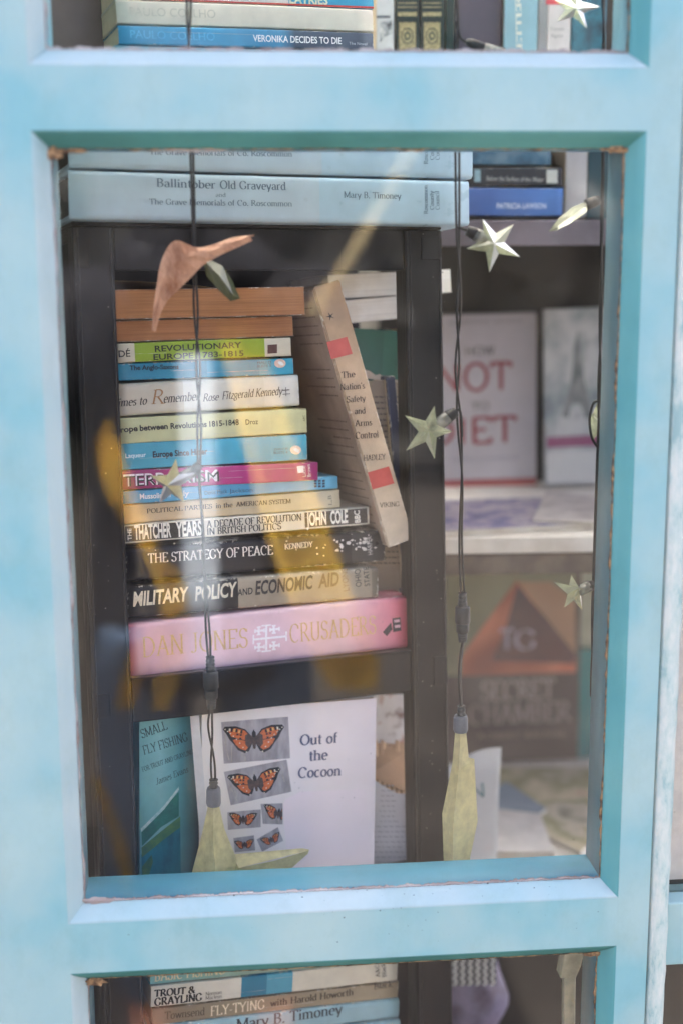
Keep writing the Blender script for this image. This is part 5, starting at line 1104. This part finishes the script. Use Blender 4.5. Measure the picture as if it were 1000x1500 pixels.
V = [(0, 0, .92, .13, .10), (0, 0, 1.10, .12, .09), (0, 0, 1.30, .16, .10), (0, 0, 1.42, .08, .07), (0, .01, 1.47, .055, .055), (0, .03, 1.56, .075, .09), (0, .02, 1.66, .07, .085),
     (.19, 0, 1.38, .055), (.27, .06, 1.16, .042), (.075, .20, 1.44, .030), (-.19, 0, 1.38, .055), (-.27, .06, 1.16, .042), (-.075, .20, 1.44, .030),
     (.10, 0, .86, .085), (.11, .02, .48, .058), (.11, -.02, .09, .042), (.12, .12, .04, .035), (-.10, 0, .86, .085), (-.11, .02, .48, .058), (-.11, -.02, .09, .042), (-.12, .12, .04, .035)]
Ed = [(0, 1), (1, 2), (2, 3), (3, 4), (4, 5), (5, 6), (2, 7), (7, 8), (8, 9), (2, 10), (10, 11), (11, 12), (0, 13), (13, 14), (14, 15), (15, 16), (0, 17), (17, 18), (18, 19), (19, 20)]
skinned('body', V, Ed, M_skin, pr)
for sx in (-1, 1):                         # fingers closed round the camera
    for k in range(4):
        skinned('glove_finger', [(sx*.075, .20, 1.455-.012*k, .009), (sx*.055, .232, 1.475-.017*k, .0085), (sx*.02, .240, 1.478-.017*k, .0075)], [(0, 1), (1, 2)], M_coat, pr, 1)
    skinned('thumb', [(sx*.07, .19, 1.44, .011), (sx*.045, .17, 1.47, .010), (sx*.03, .172, 1.495, .009)], [(0, 1), (1, 2)], M_coat, pr, 1)
Vc = [(0, -.01, .95, .20, .14), (0, -.01, 1.12, .17, .13), (0, -.01, 1.32, .20, .13), (0, -.01, 1.42, .10, .09), (.20, 0, 1.37, .075), (.28, .05, 1.15, .060), (.085, .19, 1.43, .050), (-.20, 0, 1.37, .075), (-.28, .05, 1.15, .060), (-.085, .19, 1.43, .050), (0, -.01, .72, .22, .16)]
skinned('coat', Vc, [(0, 1), (1, 2), (2, 3), (2, 4), (4, 5), (5, 6), (2, 7), (7, 8), (8, 9), (0, 10)], M_coat, pr)
skinned('trousers', [(0, 0, .9, .15, .12), (.10, 0, .80, .10), (.11, .02, .48, .075), (.11, -.02, .12, .062), (-.10, 0, .80, .10), (-.11, .02, .48, .075), (-.11, -.02, .12, .062)], [(0, 1), (1, 2), (2, 3), (0, 4), (4, 5), (5, 6)], M_jean, pr)
skinned('hair', [(0, .0, 1.72, .09, .10), (0, -.05, 1.62, .095, .075), (0, -.06, 1.52, .08, .06)], [(0, 1), (1, 2)], plain('hair', C(70, 48, 36), rough=.6), pr)
skinned('hat', [(0, .03, 1.66, .115, .125), (0, .02, 1.79, .07, .07)], [(0, 1)], M_coat, pr)
skinned('collar', [(0, .02, 1.44, .10, .10), (0, .04, 1.53, .09, .10)], [(0, 1)], M_coat, pr)
for sx in (-1, 1): skinned('glove', [(sx*.105, .17, 1.40, .05), (sx*.07, .20, 1.45, .042), (sx*.05, .215, 1.475, .032)], [(0, 1), (1, 2)], M_coat, pr)
bm = bmesh.new(); box(bm, -.028, .028, .14, .158, .80, 1.30); bevel(bm, .006, 2); mobj('shirt_front', bm, M_shirt, pr)
# camera body held at the eye sits behind the viewpoint
bm = bmesh.new(); box(bm, -.085, .085, .195, .228, 1.42, 1.60); bevel(bm, .006, 3); mobj('held_camera', bm, M_black, pr)
def mirror_strip(name, pts, wpx, dist, mat, thick=.02):
    """loose cloth strip added for its reflection; pts traced in the mirrored image"""
    yg = BG; bm = bmesh.new(); inv = pr.matrix_world.inverted(); prev = None
    P = curve([Vector((p[0], p[1], p[2])) for p in pts], 6)
    for i, p in enumerate(P):
        row = []
        for k in range(5):
            px = p.x+p.z*(k/4-.5)
            ray = CAMR @ Vector(((px-500)/FPX, 1, -(p.y-750)/FPX)); ry = dist+.012*math.sin(k*1.6+i*.35)
            t = (yg+ (yg-ry) - CAMC.y)/ray.y; q = CAMC+ray*t; q.y = ry; row.append(bm.verts.new(inv @ q))
        if prev:
            for k in range(4): bm.faces.new((prev[k], row[k], row[k+1], prev[k+1])).smooth = True
        prev = row
    bmesh.ops.solidify(bm, geom=bm.faces[:], thickness=thick*.4); return mobj(name, bm, mat, pr)
mirror_strip('scarf_end', [(345, 470, 60), (380, 600, 70), (430, 760, 90), (470, 880, 92), (505, 960, 90), (520, 1010, 70)], 0, -1.145, M_must)
mirror_strip('scarf_end', [(160, 618, 8), (152, 660, 18), (172, 740, 14), (232, 830, 22), (260, 930, 44), (235, 1040, 26)], 0, -1.150, M_must)
mirror_strip('scarf_end', [(160, 640, 16), (215, 800, 26), (270, 880, 20), (205, 960, 30), (180, 1040, 20)], 0, -1.148, M_must)
mirror_strip('scarf_fold', [(96, 508, 14), (106, 524, 24), (102, 545, 12)], 0, -1.148, M_must)
mirror_strip('mirrored_streak', [(612, 205, 22), (560, 290, 18), (505, 390, 22), (450, 470, 30)], 0, -1.12, plain('cream_streak', C(220, 206, 170), C(196, 180, 140), .8))  # floating cream strip added to mirror a pale streak in the glass
mirror_strip('coat_cord', [(140, 1140, 14), (158, 1190, 16), (178, 1250, 16), (190, 1330, 14)], 0, -1.13, M_must)
